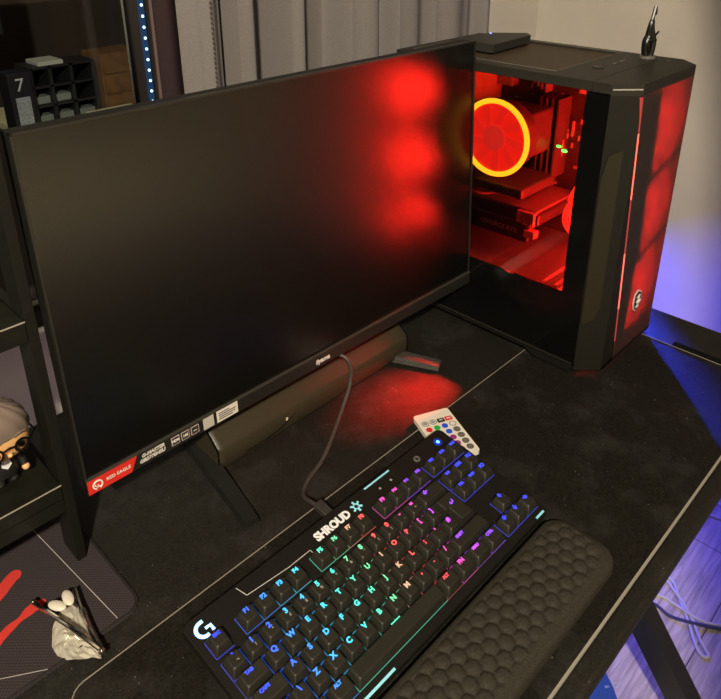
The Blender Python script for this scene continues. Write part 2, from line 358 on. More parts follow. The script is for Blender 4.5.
for pts in ([(-.0605, .078, .0125), (-.068, .108, .0145), (-.076, .140, .0135), (-.083, .168, .0125)], [(-.0605, .078, .0125), (-.0585, .108, .0145), (-.055, .130, .0150), (-.050, .153, .0135)]):
    MB().tube(smoothpath(pts), .0021, 8, mx=Ci).build('arm', ch, cl, smooth=True)
    MB().tube(smoothpath([(p[0]+.0025, p[1]-.002, p[2]-.002) for p in pts[:3]]), .0009, 6, mx=Ci).build('inner_wire', ch, cl, smooth=True)
MB().ball((-.0605, .077, .013), .0032, mx=Ci).build('hinge', ch, cl, smooth=True)
MB().ball((-.083, .1685, .0125), .0026, mx=Ci).build('tip', ch, cl, smooth=True)
wp = mat('white_pad', (.72, .68, .58), .3)
for c_, a_ in (((-.0695, .146, .0155), .5), ((-.059, .146, .0165), -.1)):
    MB().ball((0, 0, 0), .0095, (.52, 1, .30), mx=Ci @ Matrix.Translation(c_) @ Matrix.Rotation(a_, 4, 'Z')).build('oval_pad', wp, cl, smooth=True)

# ------------------------------------------------------------------ monitor
mon = empty('monitor', (-.01155, .17938, .003), (0, 0, -.0143))
mon.location.z = 0
tag(mon, 'large black flat monitor with red reflections on its blank screen', 'monitor')
TM = Matrix.Translation((0, 0, .0841)) @ Matrix.Rotation(-.0372, 4, 'X')   # panel tilt
W_, H_ = .6102, .3652
MB().box(.0, W_, .0035, .022, .0, H_, .002, mx=TM).build('rear_shell', plastic_m, mon)
MB().box(.08, W_-.08, .022, .045, .05, H_-.07, .010, mx=TM).build('rear_housing', plastic_m, mon)
fr_ = MB(); bz = .0022
fr_.box(0, bz, 0, .006, 0, H_, mx=TM); fr_.box(W_-bz, W_, 0, .006, 0, H_, mx=TM); fr_.box(0, W_, 0, .006, H_-bz, H_, mx=TM)
fr_.build('bezel', mat('bezel_edge', (.018, .018, .015), .35), mon)
MB().box(0, W_, -.001, .006, 0, .0175, .0012, mx=TM).build('chin', mat('chin_plastic', (.016, .015, .013), .38), mon)
MB().box(0, W_, -.0016, .002, .0172, .0186, mx=TM).build('chin_ridge', mat('ridge', (.05, .047, .04), .3), mon)
scr = mat('matte_screen', (.0025, .0024, .002), .40, spec=.12)
scr.node_tree.nodes['Principled BSDF'].inputs['Coat Weight'].default_value = 1; scr.node_tree.nodes['Principled BSDF'].inputs['Coat Roughness'].default_value = .26; scr.node_tree.nodes['Principled BSDF'].inputs['Coat IOR'].default_value = 1.6
MB().box(bz, W_-bz, .0018, .004, .0186, H_-bz, mx=TM).build('screen', scr, mon)
FR = TM @ Matrix.Translation((0, -.00115, 0)) @ Matrix.Rotation(PI/2, 4, 'X')     # text frame: x right, y up, facing camera
def TF(x, z): return TM @ Matrix.Translation((x, -.0012, z)) @ Matrix.Rotation(PI/2, 4, 'X')
MB().text('iiyama', .0092, TF(.3075, .0085), bold=.0003, shear=.15).build('maker_logo', mat('logo_silver', (.75, .73, .68), .3), mon)
red = MB().prism([(.0006, .001), (.0460, .001), (.0535, .0168), (.0006, .0168)], 'y', -.0016, -.0010, mx=TM).build('red_sticker', mat('sticker_red', (.70, .03, .02), .4), mon)
wh = mat('print_white', (.80, .78, .72), .5)
def SF(x, z): return TM @ Matrix.Translation((x, -.0017, z)) @ Matrix.Rotation(PI/2, 4, 'X')
rt = MB(); rt.text('RED EAGLE', .0052, SF(.0325, .0090), bold=.00008)
rt.torus((.0105, -.0018, .0088), .0046, .0009, 'y', 24, 6, a0=-1.2, a1=4.3, mx=TM); rt.tube([(.0075, -.0018, .0095), (.0105, -.0018, .0055), (.0105, -.0018, .0095), (.0120, -.0018, .0062)], .0008, 6, mx=TM)
rt.build('sticker_print', wh, red)
gm = MB(); gm.text('G-MASTER', .0056, TF(.0715, .0122), bold=.0003, shear=.2); gm.text('GB2770HSU', .0056, TF(.070, .0064), bold=.0003, shear=.2)
gm.build('model_print', mat('print_grey2', (.62, .60, .56), .5), mon)
for k, x in enumerate((.0925, .1045, .1165)):
    q = MB().box(x, x+.0098, -.0014, -.001, .0045, .0145, .0, mx=TM).build('badge_sticker', mat('badge_pink', (.55, .42, .40), .5), mon)
    MB().box(x+.0008, x+.009, -.0016, -.0013, .0053, .0137, mx=TM).build('badge_inset', mat('badge_dark', (.03, .03, .03), .5), q)
    MB().text(('HDR', '165', 'IPS')[k] if k < 2 else '---', .0042, SF(x+.0049, .0095), bold=.0002).build('badge_print', wh, q)
MB().box(.1320, .1455, -.0014, -.001, .002, .0162, mx=TM).build('square_sticker', mat('sticker_pale', (.50, .49, .44), .6), mon)
ws = MB().box(.1495, .1775, -.0014, -.001, .002, .0165, mx=TM).build('white_sticker', mat('sticker_white', (.72, .70, .62), .6), mon)
wl = MB()
for k, (a_, b_) in enumerate(((.152, .166), (.152, .1745), (.152, .1735), (.152, .170))): wl.box(a_, b_, -.0017, -.0013, .0125-k*.0026, .0136-k*.0026, mx=TM)
wl.build('sticker_text_lines', mat('ink', (.05, .05, .05)), ws)
# stand
MB().box(.275, .345, .050, .075, .006, .30, .006).build('stand_column', plastic_m, mon)
rg = mat('stand_grey', (.05, .048, .043), .55, noise_amt=.5, nscale=500, bump=.6, bscale=700)
def foot(p, q, w0, w1, h0, h1, m_):
    p = Vector((*p, .003)); q = Vector((*q, .003)); a = (q-p).normalized(); n_ = Vector((-a.y, a.x, 0)); r_ = []
    for e, w, h in ((p, w0, h0), (q, w1, h1)):
        e0 = e.copy(); r_.append([e0-n_*w/2, e0+n_*w/2, e0+n_*w/2*.8+Vector((0, 0, h)), e0-n_*w/2*.8+Vector((0, 0, h))])
    return MB().loft(r_).build('stand_foot', m_, mon)
foot((.1345, -.077), (.160, .085), .019, .024, .007, .012, mat('stand_black', (.012, .012, .011), .4, bump=.3, bscale=600))
foot((.498, -.038), (.440, .085), .021, .024, .007, .012, rg)
MB().box(.15, .45, .048, .095, .003, .010, .003).build('stand_base', plastic_m, mon)

# ------------------------------------------------------------------ soundbar
sb = empty('soundbar', (.312, .2255, 0)); tag(sb, 'long black soundbar lying under and behind the monitor', 'speaker')
prof = [(-.033, .003), (-.036, .008), (-.036, .030), (-.033, .034), (-.006, .057), (.000, .060), (.030, .058), (.034, .05), (.034, .004)]
sm = mat('soundbar_shell', (.040, .034, .020), .34, bump=.15, bscale=2500)
b_ = MB(); X = [(-.169, .90), (-.166, .97), (-.160, 1.0), (.160, 1.0), (.166, .97), (.169, .90)]
b_.loft([[(x, p[0]*s_, .032+(p[1]-.032)*s_) for p in prof] for x, s_ in X]); b_.build('housing', sm, sb, smooth=True)
MB().box(-.155, .155, -.030, .030, 0.0, .006).build('rubber_base', plastic, sb)
MB().tube([(-.168, p[0]*.93, .032+(p[1]-.032)*.93) for p in prof], .0014, 6, closed=True).build('end_trim', gloss, sb)
MB().tube([(.168, p[0]*.93, .032+(p[1]-.032)*.93) for p in prof], .0014, 6, closed=True).build('end_trim', gloss, sb)
MB().tube(smoothpath([(-.13, -.0362, .010), (-.09, -.0362, .0105), (-.06, -.036, .018), (-.05, -.035, .026)]), .0008, 6).build('grille_line', gloss, sb)
MB().ball((-.066, -.0355, .020), .0022, (1, .5, 1.4)).build('status_lamp', mat('lamp_pale', (.6, .5, .35), .3, emit=(1, .8, .5), es=.1), sb)

# ------------------------------------------------------------------ cable from monitor to keyboard
cable = MB().tube(smoothpath([(.300, .212, .100), (.318, .200, .085), (.332, .168, .078), (.333, .163, .045), (.308, .154, .018), (.247, .121, .0048), (.206, .105, .0048), (.184, .088, .010), (.175, .064, .0225), (.1745, .052, .0265)], 8), .0024, 8)
o = cable.build('usb_cable', mat('braided_cable', (.06, .05, .046), .55, noise_amt=.4, nscale=800), smooth=True)
tag(o, 'grey braided cable running from under the monitor to the keyboard', 'cable')
MB().box(-.0055, .0055, -.010, .009, -.0035, .0035, .0012, mx=Matrix.Translation((.1745, .0455, .0270)) @ Matrix.Rotation(.1295, 4, 'X')).build('usb_plug', mat('plug_grey', (.035, .032, .028), .45), o)

# ------------------------------------------------------------------ keyboard
U = .01905; GAP = .2532
kb = empty('keyboard', (0, 0, .0388), (.1295, 0, 0))
tag(kb, 'black mechanical gaming keyboard glowing blue green red and purple', 'keyboard')
kbm = mat('keyboard_body', (.009, .0082, .007), .5, spec=.3, noise_amt=.25, nscale=900, bump=.3, bscale=1200)
X0, X1, Y0, Y1 = -.0070, .3545, -.1225, .0320
def kring(ins, zf, zb):
    return [(x, y, zf+(zb-zf)*(y-Y0)/(Y1-Y0)) for x, y in rrect(X0+ins, X1-ins, Y0+ins, Y1-ins, .006)]
MB().loft([kring(.004, -.0190, -.0235), kring(.0, -.0165, -.0205), kring(0, -.0115, -.0115), kring(.0012, -.0100, -.0100)]).build('body', kbm, kb)
for x in (.03, .30):
    MB().box(x, x+.022, .008, .022, -.0375, -.0215, .001).build('flip_foot', plastic, kb)
PAL = [(0, (.01, .04, 1)), (1.6, (.015, .08, 1)), (3.2, (.03, .30, 1)), (4.6, (.04, .62, .95)), (6.4, (.06, .80, .60)), (7.9, (.10, .70, .32)), (8.8, (.45, .45, .25)), (9.5, (1, .10, .07)), (11, (1, .05, .08)), (12.2, (.85, .06, .55)), (13.3, (.45, .06, 1)), (14.6, (.16, .05, 1)), (15.6, (.03, .04, 1)), (19, (.02, .06, 1))]
def kcol(x):
    for (a, p), (b_, q) in zip(PAL, PAL[1:]):
        if a <= x <= b_:
            t = (x-a)/(b_-a); return tuple(p[i]+(q[i]-p[i])*t for i in range(3))
    return PAL[-1][1]
def glowm(x, strength, tagn):
    xq = round(x*1.0)/1.0
    c = kcol(xq); return mat('glow_%s_%.1f' % (tagn, xq), (.05, .05, .05), .5, emit=c, es=strength)
capm = mat('keycap_plastic', (.021, .0195, .015), .40, spec=.45, noise_amt=.15, nscale=1200, bump=.3, bscale=1600)
def keycap(cx_, cy_, w_, h_, iso=False):
    m_ = MB(); by = cy_-.0035
    x0, x1 = cx_-w_*U/2+.0006, cx_+w_*U/2-.0006; y0, y1 = by-h_*U/2+.0006, by+h_*U/2-.0006
    def R(ins_l, ins_f, ins_b, z, r): return [(x, y, z) for x, y in rrect(x0+ins_l, x1-ins_l, y0+ins_f, y1-ins_b, r, 3)]
    m_.loft([R(0, 0, 0, -.0092, .0010), R(.0003, .0003, .0003, -.0082, .0012), R(.0024, .0030, .0014, -.0008, .0020), R(.0029, .0036, .0019, -.0002, .0020), R(.0036, .0043, .0026, 0, .0018), R(.0056, .0063, .0046, -.00035, .0014)])
    return m_, (x0, x1, y0, y1)
backl = {}
def add_key(x, row, w_, text, h_=1, size=.0062, sub=None, cyo=0):
    ly = 0 if row == 0 else -(row+GAP)*U
    m_, (x0, x1, y0, y1) = keycap(x*U, ly+cyo, w_, h_)
    k = m_.build('keycap', capm, kb, smooth=True)
    if text:
        lx = x*U if w_ < 1.2 else x*U - (w_-1)*U*.28 if w_ < 2.3 else x*U-(w_-1)*U*.36
        if w_ >= 5: lx = x*U
        tx = MB(); big = len(text) == 1
        tx.text(text, (.0070 if big else .0060 if len(text) == 2 else .0042), Matrix.Translation((lx, ly+.0008, .0001)), bold=.00034 if big else .00026, extrude=.00008)
        tx.build('legend', glowm(x, 1.6, 'l'), k)
    if sub:
        tx = MB(); tx.text(sub, .0040, Matrix.Translation((x*U+.001, ly-.0045, .0001)), bold=.0001, extrude=.00008); tx.build('printed_symbol', mat('print_dim', (.35, .34, .30), .5), k)
    b_ = MB()
    z = -.0098; t = .0005; e = .0002
    b_.box(x0-e, x1+e, y0-t, y0, z-.0003, z+.0003); b_.box(x0-t, x0, y0, y1, z-.0003, z+.0003)
    b_.box(x0, x1, y1, y1+t*.6, z-.0003, z+.0003)
    b_.build('backlight', glowm(x, .20 if row else .5, 'b'), k)
add_key(.5, 0, 1, 'ESC')
for i in range(12):
    add_key((2.167, 3.167, 4.167, 5.167, 6.833, 7.833, 8.833, 9.833, 11.5, 12.5, 13.5, 14.5)[i], 0, 1, 'F%d' % (i+1))
for i, s_ in enumerate(('PRT', 'SCR', 'PAU')): add_key(15.75+i, 0, 1, s_)
subs = ['¬', '!', '"', '£', '$', '%', '^', '&', '*', '(', ')', '_', '+']
for i, s_ in enumerate('`1234567890-='): add_key(.5+i, 1, 1, s_, sub=subs[i])
add_key(14, 1, 2, '←')
add_key(.75, 2, 1.5, 'TAB')
for i, s_ in enumerate('QWERTYUIOP[]'): add_key(2+i, 2, 1, s_)
add_key(.875, 3, 1.75, 'CAPS')
for i, s_ in enumerate("ASDFGHJKL;'#"): add_key(2.25+i, 3, 1, s_)
# ISO enter: one L-shaped cap
ent = MB(); ly2 = -(2+GAP)*U-.0035
def lring(ins, z, f=0):
    xa, xb, xc = 13.5*U+.0006+ins, 13.75*U+.0006+ins, 15*U-.0006-ins
    yt, ym, yb_ = ly2+U/2-.0006-ins*.6, ly2-U/2+.0006+ins, ly2-1.5*U+.0006+ins+f
    return [(xa, yt, z), (xa, ym, z), (xb, ym, z), (xb, yb_, z), (xc, yb_, z), (xc, yt, z)]
ent.loft([lring(0, -.0092), lring(.0004, -.008), lring(.0026, -.0007, .0008), lring(.0038, 0, .0008)])
ek = ent.build('keycap', capm, kb)
MB().text('↵', .007, Matrix.Translation((14.3*U, ly2-.004, .0001)), bold=.0003, extrude=.00008).build('legend', glowm(14, 2.3, 'l'), ek)
add_key(.625, 4, 1.25, 'SFT')
add_key(1.75, 4, 1, '\\')
for i, s_ in enumerate('ZXCVBNM,./'): add_key(2.75+i, 4, 1, s_)
add_key(13.625, 4, 2.75, 'SHIFT')
for x, s_ in ((.625, 'CTRL'), (1.875, 'WIN'), (3.125, 'ALT')): add_key(x, 5, 1.25, s_)
add_key(6.875, 5, 6.25, '')
for x, s_ in ((10.625, 'ALT'), (11.875, 'FN'), (13.125, 'MNU'), (14.375, 'CTRL')): add_key(x, 5, 1.25, s_)
for i, s_ in enumerate(('INS', 'HM', 'PU')): add_key(15.75+i, 1, 1, s_)
for i, s_ in enumerate(('DEL', 'END', 'PD')): add_key(15.75+i, 2, 1, s_)
add_key(16.75, 4, 1, '↑')
for i, s_ in enumerate('←↓→'): add_key(15.75+i, 5, 1, s_)
MB().box(6.7*U, 7.3*U, -(5+GAP)*U+.0040, -(5+GAP)*U+.0050, .00005, .0003).build('space_lamp', glowm(7, 1.6, 'l'), kb)
# graphics on the body
ZP = -.0099
def KT(x, y, a=0): return Matrix.Translation((x, y, ZP)) @ Matrix.Rotation(a, 4, 'Z')
wht = mat('graphic_white', (.86, .88, .92), .5)
MB().text('SHROUD', .0125, KT(.1640, .0175), bold=.0007, sx=.92).build('name_graphic', wht, kb)
em = MB()
cyan = mat('graphic_cyan', (.32, .80, 1.0), .5)
for a_ in range(6):
    t = a_*PI/3; em.box(-.0012, .0012, .0028, .0068, 0, .00018, mx=KT(.1985, .0180, t))
em.torus((.1985, .0180, ZP), .0034, .0008, 'z', 6, 6, a0=.001, a1=2*PI-.001)
em.build('emblem_graphic', cyan, kb)
MB().box(.2205, .2600, .0268, .0288, ZP, ZP+.0002).build('accent_dash', cyan, kb)
MB().box(.060, .1075, -.1212, -.1188, ZP, ZP+.0002).build('accent_dash', cyan, kb)
MB().box(.333, .3475, -.1212, -.1188, ZP, ZP+.0002).build('accent_dash', cyan, kb)
ln = MB()
for p, q in (((.0505, .0284), (.0539, .0162)), ((.0539, .0162), (.1000, .0120)), ((.1000, .0120), (.1280, .0120)), ((.1280, .0120), (.1280, .0085))):
    p = Vector((*p, ZP+.0001)); q = Vector((*q, ZP+.0001)); d = (q-p); n_ = Vector((-d.y, d.x, 0)).normalized()*.0004
    vv = [ln.bm.verts.new(v) for v in (p-n_, q-n_, q+n_, p+n_)]; ln.bm.faces.new(vv)
ln.build('line_graphic', mat('graphic_pale', (.5, .5, .48)), kb)
lg = MB(); LC = (.0070, .0165, ZP+.0002)
for i in range(15):
    pass
arc = [(LC[0]+.0068*math.cos(t), LC[1]+.0068*math.sin(t), LC[2]) for t in [PI*.5+k*(PI*1.08)/14 for k in range(15)]]
lg.tube([(LC[0]+.0032, LC[1]+.0068, LC[2])]+arc, .0017, 6, flat=.15)
lg.tube([(LC[0]+.0015, LC[1]-.0004, LC[2]), (LC[0]+.0068, LC[1]-.0004, LC[2]), (LC[0]+.0068, LC[1]-.0062, LC[2])], .0015, 6, flat=.15)
lg.build('lit_logo', mat('logo_glow', (.4, .6, .9), emit=(.20, .50, 1), es=2.4), kb)
rb = MB().cyl((.3352, .0178, ZP-.0004), .0052, .0009, 24).build('round_button', mat('button_blue', (.01, .02, .08), .4, emit=(.01, .03, .8), es=.5), kb)
MB().cyl((.3352, .0178, ZP+.0005), .0022, .0002, 16).build('button_symbol', mat('sym_blue', (.1, .3, .9), emit=(.1, .4, 1), es=3), rb)
rb = MB().cyl((.2964, .0174, ZP-.0004), .0052, .0009, 24).build('round_button', mat('button_dark', (.03, .03, .028), .35), kb)
MB().torus((.2964, .0174, ZP+.0006), .0030, .0003, 'z', 20, 5).build('button_symbol', mat('print_dim', (.35, .34, .30)), rb)
for x in (.2345, .2520): MB().box(x-.0012, x+.0012, .0160, .0185, ZP, ZP+.0002).build('indicator_mark', mat('print_dim', (.35, .34, .30)), kb)

# ------------------------------------------------------------------ wrist rest
WRX0, WRX1, WRY0, WRY1 = -.018, .350, -.2045, -.1265
g_ = MB(); dx = .0014; nx = int((WRX1-WRX0)/dx); ny = int((WRY1-WRY0)/.0014)
def sdf(x, y):
    cx_, cy_ = (WRX0+WRX1)/2, (WRY0+WRY1)/2; hx, hy = (WRX1-WRX0)/2, (WRY1-WRY0)/2; r = .022
    qx, qy = abs(x-cx_)-hx+r, abs(y-cy_)-hy+r
    return min(max(qx, qy), 0)+math.hypot(max(qx, 0), max(qy, 0))-r
HP = .0150
def hexd(x, y):
    # distance to the border of the nearest hexagon of a pointy-side lattice
    best = 9; s2 = 9
    rowh = HP*math.sqrt(3)/2; j0 = round((x-WRX0)/rowh)
    for j in (j0-1, j0, j0+1):
        off = HP/2 if j % 2 else 0; i0 = round((y-WRY0-off)/HP)
        for i in (i0-1, i0, i0+1):
            d = math.hypot(x-(WRX0+j*rowh), y-(WRY0+off+i*HP))
            if d < best: s2 = best; best = d
            elif d < s2: s2 = d
    return (s2-best)/2
def hgt(x, y):
    d = -sdf(x, y)
    e = min(1, max(0, d)/.010); base = .0105+.0045*math.sqrt(max(0, 1-(1-e)**2))
    cen = .0035*math.cos((y-(WRY0+WRY1)/2)/(WRY1-WRY0)*PI)
    msk = min(1, max(0, (d-.007)/.002)) if y > -.165 else min(1, max(0, (d-.0105)/.002))
    hx = min(1, hexd(x, y)/.0055); hx = math.sqrt(max(0, 1-(1-hx)**2))
    groove = -.0010*max(0, 1-abs(d-.0065)/.0012)
    return base+cen*e+msk*(.0042*hx-.0030)+groove
grid = {}
# warp a square grid so that its border follows the rounded outline
for i in range(nx+1):
    for j in range(ny+1):
        x = WRX0+(WRX1-WRX0)*i/nx; y = WRY0+(WRY1-WRY0)*j/ny
        s_ = sdf(x, y)
        if s_ > 0:
            e = 1e-4; gx = (sdf(x+e, y)-s_)/e; gy = (sdf(x, y+e)-s_)/e; x -= gx*s_; y -= gy*s_
        grid[i, j] = g_.bm.verts.new((x, y, .003+hgt(x, y)))
for i in range(nx):
    for j in range(ny): g_.bm.faces.new((grid[i, j], grid[i+1, j], grid[i+1, j+1], grid[i, j+1]))
loop = [grid[i, 0] for i in range(nx+1)]+[grid[nx, j] for j in range(1, ny+1)]+[grid[i, ny] for i in range(nx-1, -1, -1)]+[grid[0, j] for j in range(ny-1, 0, -1)]
cxr, cyr = (WRX0+WRX1)/2, (WRY0+WRY1)/2
l2 = []
for v in loop: l2.append(g_.bm.verts.new((v.co.x, v.co.y, .0034)))
for a_ in range(len(loop)): b_ = (a_+1) % len(loop); g_.bm.faces.new((loop[a_], l2[a_], l2[b_], loop[b_]))
g_.bm.faces.new(l2)
foam = mat('rest_cloth', (.030, .0265, .0185), .75, noise_amt=.5, nscale=900, bump=.5, bscale=1500, spec=.3)
me_o = g_.build('wrist_rest', foam, smooth=True)
me_o.data.set_sharp_from_angle(angle=math.radians(80))
tag(me_o, 'padded black wrist rest with honeycomb pattern in front of the keyboard', 'wrist rest')

# ------------------------------------------------------------------ remote control
th = math.atan2(.067-.087, .416-.371)
rc = empty('remote_control', (.416, .067, .003), (math.radians(0), 0, math.atan2(-.020, .045)))
tag(rc, 'small white remote with coloured buttons tucked under the keyboard corner', 'remote control')
RW, RL = .050, .086
MB().prism(rrect(-RW, 0, -RL, 0, .004), 'z', 0, .006).build('remote_body', mat('remote_white', (.80, .76, .68), .45), rc)
bc = {'w': (.75, .74, .70), 'k': (.02, .02, .02), 'r': (.65, .03, .02), 'b': (.02, .10, .75), 'g': (.03, .45, .08), 'd': (.16, .14, .13), 'o': (.7, .15, .03), 'lb': (.05, .3, .7), 'p': (.3, .03, .25)}
rows = [('w', 'w', 'k', 'r'), ('r', 'g', 'b', 'w'), ('o', 'g', 'b', 'd'), ('o', 'lb', 'p', 'd'), ('o', 'lb', 'p', 'd'), ('r', 'lb', 'p', 'd')]
for j, r_ in enumerate(rows):
    for i, c in enumerate(r_):
        x, y = -RW+.0085+i*.0110, -.020-j*.0112
        bb = MB()
        if j == 0 and i >= 2: bb.prism(rrect(x-.0048, x+.0048, y-.0034, y+.0034, .0008), 'z', .006, .0068)
        else: bb.cyl((x, y, .006), .0040, .0008, 20)
        bt = bb.build('button', mat('btn_'+c, bc[c], .4), rc)
        if c in 'wd' or j == 0: 
            rg_ = MB().torus((x, y, .0068), .0042 if not (j == 0 and i >= 2) else .0001, .0004, 'z', 20, 5)
            rg_.build('button_rim', mat('btn_rim', (.06, .06, .05)), bt)
        if j == 0:
            MB().text(('☼', '☼', 'OFF', 'ON')[i], (.006, .006, .0030, .0036)[i], Matrix.Translation((x, y, .00692)), bold=.0001).build('button_print', mat('ink', (.05, .05, .05)) if i < 2 else wh, bt)

# ------------------------------------------------------------------ computer case
PX0, PX1, PY0, PY1, PZ0, PZ1, CH = .601, .8134, -.0404, .329, .012, .4198, .0276
pc = empty('computer_case', (.707, .144, .003)); tag(pc, 'black tower computer with glass side and glowing red fans', 'computer')
PI_ = Matrix.Translation((-.707, -.144, -.003))
shell = mat('case_shell', (.022, .020, .015), .5, spec=.35, bump=.15, bscale=1500)
shell_f = mat('case_front_shaded', (.013, .012, .0095), .55, spec=.25, bump=.15, bscale=1500)  # darker copy of the case shell, front shade put into its colour
shell_d = mat('case_dark', (.010, .0095, .009), .4)
inner = mat('case_inner', (.04, .035, .035), .5)
oct_ = [(PX0, PY0+CH), (PX0+CH, PY0), (PX1-CH, PY0), (PX1, PY0+CH), (PX1, PY1), (PX0, PY1)]
# top plate with an opening for the filter
FX0, FX1, FY0, FY1 = .622, .803, .074, .314
tp = MB()
tp.box(PX0, PX1, PY1-.017, PY1, PZ1-.012, PZ1, mx=PI_); tp.box(PX0, FX0, FY0, FY1, PZ1-.012, PZ1, mx=PI_); tp.box(FX1, PX1, FY0, FY1, PZ1-.012, PZ1, mx=PI_)
tp.box(PX0, PX1, .0125, FY0, PZ1-.012, PZ1, mx=PI_)
tp.build('top_panel', shell, pc)
MB().prism([(PX0, PY0+CH), (PX0+CH, PY0), (PX1-CH, PY0), (PX1, PY0+CH), (PX1, .0115), (PX0, .0115)], 'z', PZ1-.014, PZ1, mx=PI_).build('front_cap', shell, pc)
ft = MB().tube([(FX0, FY0, PZ1), (FX1, FY0, PZ1), (FX1, FY1, PZ1), (FX0, FY1, PZ1)], .0008, 6, closed=True, mx=PI_).build('filter_rim', mat('rim_grey', (.11, .10, .08), .4), pc)
# perforated filter (real pattern of fine holes)
def meshmat(name, col, scale, hole=.30, rough=.6, translucent=0, metal=0):
    m_, nt_, out_ = nodemat(name)
    b_ = nt_.nodes.new('ShaderNodeBsdfPrincipled'); b_.inputs['Base Color'].default_value = (*col, 1); b_.inputs['Roughness'].default_value = rough
    sh = b_.outputs[0]
    if translucent:
        tr = nt_.nodes.new('ShaderNodeBsdfTranslucent'); tr.inputs[0].default_value = (.8, .6, .6, 1); m1 = nt_.nodes.new('ShaderNodeMixShader'); m1.inputs[0].default_value = translucent
        nt_.links.new(sh, m1.inputs[1]); nt_.links.new(tr.outputs[0], m1.inputs[2]); sh = m1.outputs[0]
    tc_ = nt_.nodes.new('ShaderNodeTexCoord'); v_ = nt_.nodes.new('ShaderNodeTexVoronoi'); v_.inputs['Scale'].default_value = scale; v_.inputs['Randomness'].default_value = 0
    nt_.links.new(tc_.outputs['Object'], v_.inputs['Vector'])
    lt = nt_.nodes.new('ShaderNodeMath'); lt.operation = 'LESS_THAN'; lt.inputs[1].default_value = hole; nt_.links.new(v_.outputs['Distance'], lt.inputs[0])
    t_ = nt_.nodes.new('ShaderNodeBsdfTransparent'); mx_ = nt_.nodes.new('ShaderNodeMixShader')
    nt_.links.new(lt.outputs[0], mx_.inputs[0]); nt_.links.new(sh, mx_.inputs[1]); nt_.links.new(t_.outputs[0], mx_.inputs[2]); nt_.links.new(mx_.outputs[0], out_.inputs[0])
    return m_
MB().box(FX0, FX1, FY0, FY1, PZ1-.004, PZ1-.0032, mx=PI_).build('dust_filter', meshmat('filter_mesh', (.060, .040, .024), 480, .28), pc)
bt = MB().cyl((.681, .046, PZ1), .0075, .0012, 24, mx=PI_).build('power_button', shell_d, pc)
MB().cyl((.700, .046, PZ1), .003, .0006, 16, mx=PI_).build('reset_button', shell_d, pc)
for x in (.722, .742): MB().box(x-.007, x+.007, .041, .045, PZ1, PZ1+.0004, mx=PI_).build('port', gloss, pc)
for x in (.757, .768): MB().cyl((x, .047, PZ1), .002, .0004, 12, mx=PI_).build('audio_jack', gloss, pc)
MB().box(.779, .787, -.006, -.002, PZ1, PZ1+.0005, mx=PI_).build('port', gloss, pc)
# bottom, back, right side
MB().box(PX0+.002, PX1-.002, PY0+CH, PY1, PZ0, PZ0+.004, mx=PI_).build('bottom_panel', shell_d, pc)
MB().box(PX0, PX1, PY1-.002, PY1, PZ0, PZ1-.012, mx=PI_).build('back_panel', shell_d, pc)
MB().box(PX1-.004, PX1, PY0+CH+.002, PY1, .0035, PZ0, mx=PI_).build('light_stop_skirt', shell_d, pc)  # added skirts, unseen, stop blue light passing under the case
MB().box(PX0, PX1-.004, PY1-.004, PY1, .0035, PZ0, mx=PI_).build('light_stop_skirt', shell_d, pc)
MB().box(PX1-.002, PX1, PY0+CH, PY1-.002, PZ0, PZ1-.012, mx=PI_).build('right_panel', shell, pc)
MB().box(.786, .789, .0, PY1-.003, .124, PZ1-.013, mx=PI_).build('motherboard_tray', inner, pc)
# shroud
shr = MB().box(PX0+.004, .785, .030, PY1-.004, PZ0+.005, .122, mx=PI_).build('power_supply_shroud', shell_d, pc)
MB().box(PX0+.008, .785, .031, PY1-.006, .1222, .1232, mx=PI_).build('perforated_cover', meshmat('shroud_mesh', (.10, .09, .09), 190, .26), shr)
for y in (.034, .052): MB().box(.615, .68, y, y+.005, .1234, .1244, mx=PI_).build('slot_trim', mat('trim_grey', (.35, .3, .3), .4), shr)
# side window: dark opaque border + clear middle
GX = PX0
gz0, gz1, gy0, gy1 = .125, .4075, .0185, .306
sf = MB(); sf.box(GX, GX+.004, PY0+CH, gy0, PZ0+.006, PZ1-.0125, mx=PI_); sf.box(GX, GX+.004, gy1, PY1-.002, PZ0+.006, PZ1-.002, mx=PI_)
sf.box(GX, GX+.004, gy0, gy1, PZ0+.006, gz0, mx=PI_); sf.box(GX, GX+.004, gy0, gy1, gz1, PZ1-.012, mx=PI_)
sf.build('side_panel', gloss, pc)
MB().box(GX-.0005, GX+.0, PY0+CH, PY1, PZ1-.003, PZ1-.0005, mx=PI_).build('top_edge_trim', shell, pc)
tg, nt, out = nodemat('tinted_glass')
t = nt.nodes.new('ShaderNodeBsdfTransparent'); t.inputs[0].default_value = (.62, .58, .58, 1); g = nt.nodes.new('ShaderNodeBsdfGlossy'); g.inputs['Roughness'].default_value = .04
fr = nt.nodes.new('ShaderNodeFresnel'); fr.inputs[0].default_value = 1.4; mx = nt.nodes.new('ShaderNodeMixShader')
nt.links.new(fr.outputs[0], mx.inputs[0]); nt.links.new(t.outputs[0], mx.inputs[1]); nt.links.new(g.outputs[0], mx.inputs[2]); nt.links.new(mx.outputs[0], out.inputs[0])
MB().box(GX+.001, GX+.003, gy0, gy1, gz0, gz1, mx=PI_).build('side_glass', tg, pc)
MB().box(GX-.0010, GX, PY0+CH+.004, PY1, .020, .0225, mx=PI_).build('lower_rail', shell, pc)
MB().prism([(-.008, PZ0+.006), (-.008, PZ0-.004), (.050, PZ0-.004), (.066, PZ0+.004), (.30, PZ0+.004), (.31, PZ0+.006)], 'x', PX0-.002, PX0+.004, mx=PI_).build('skirt', shell_d, pc)
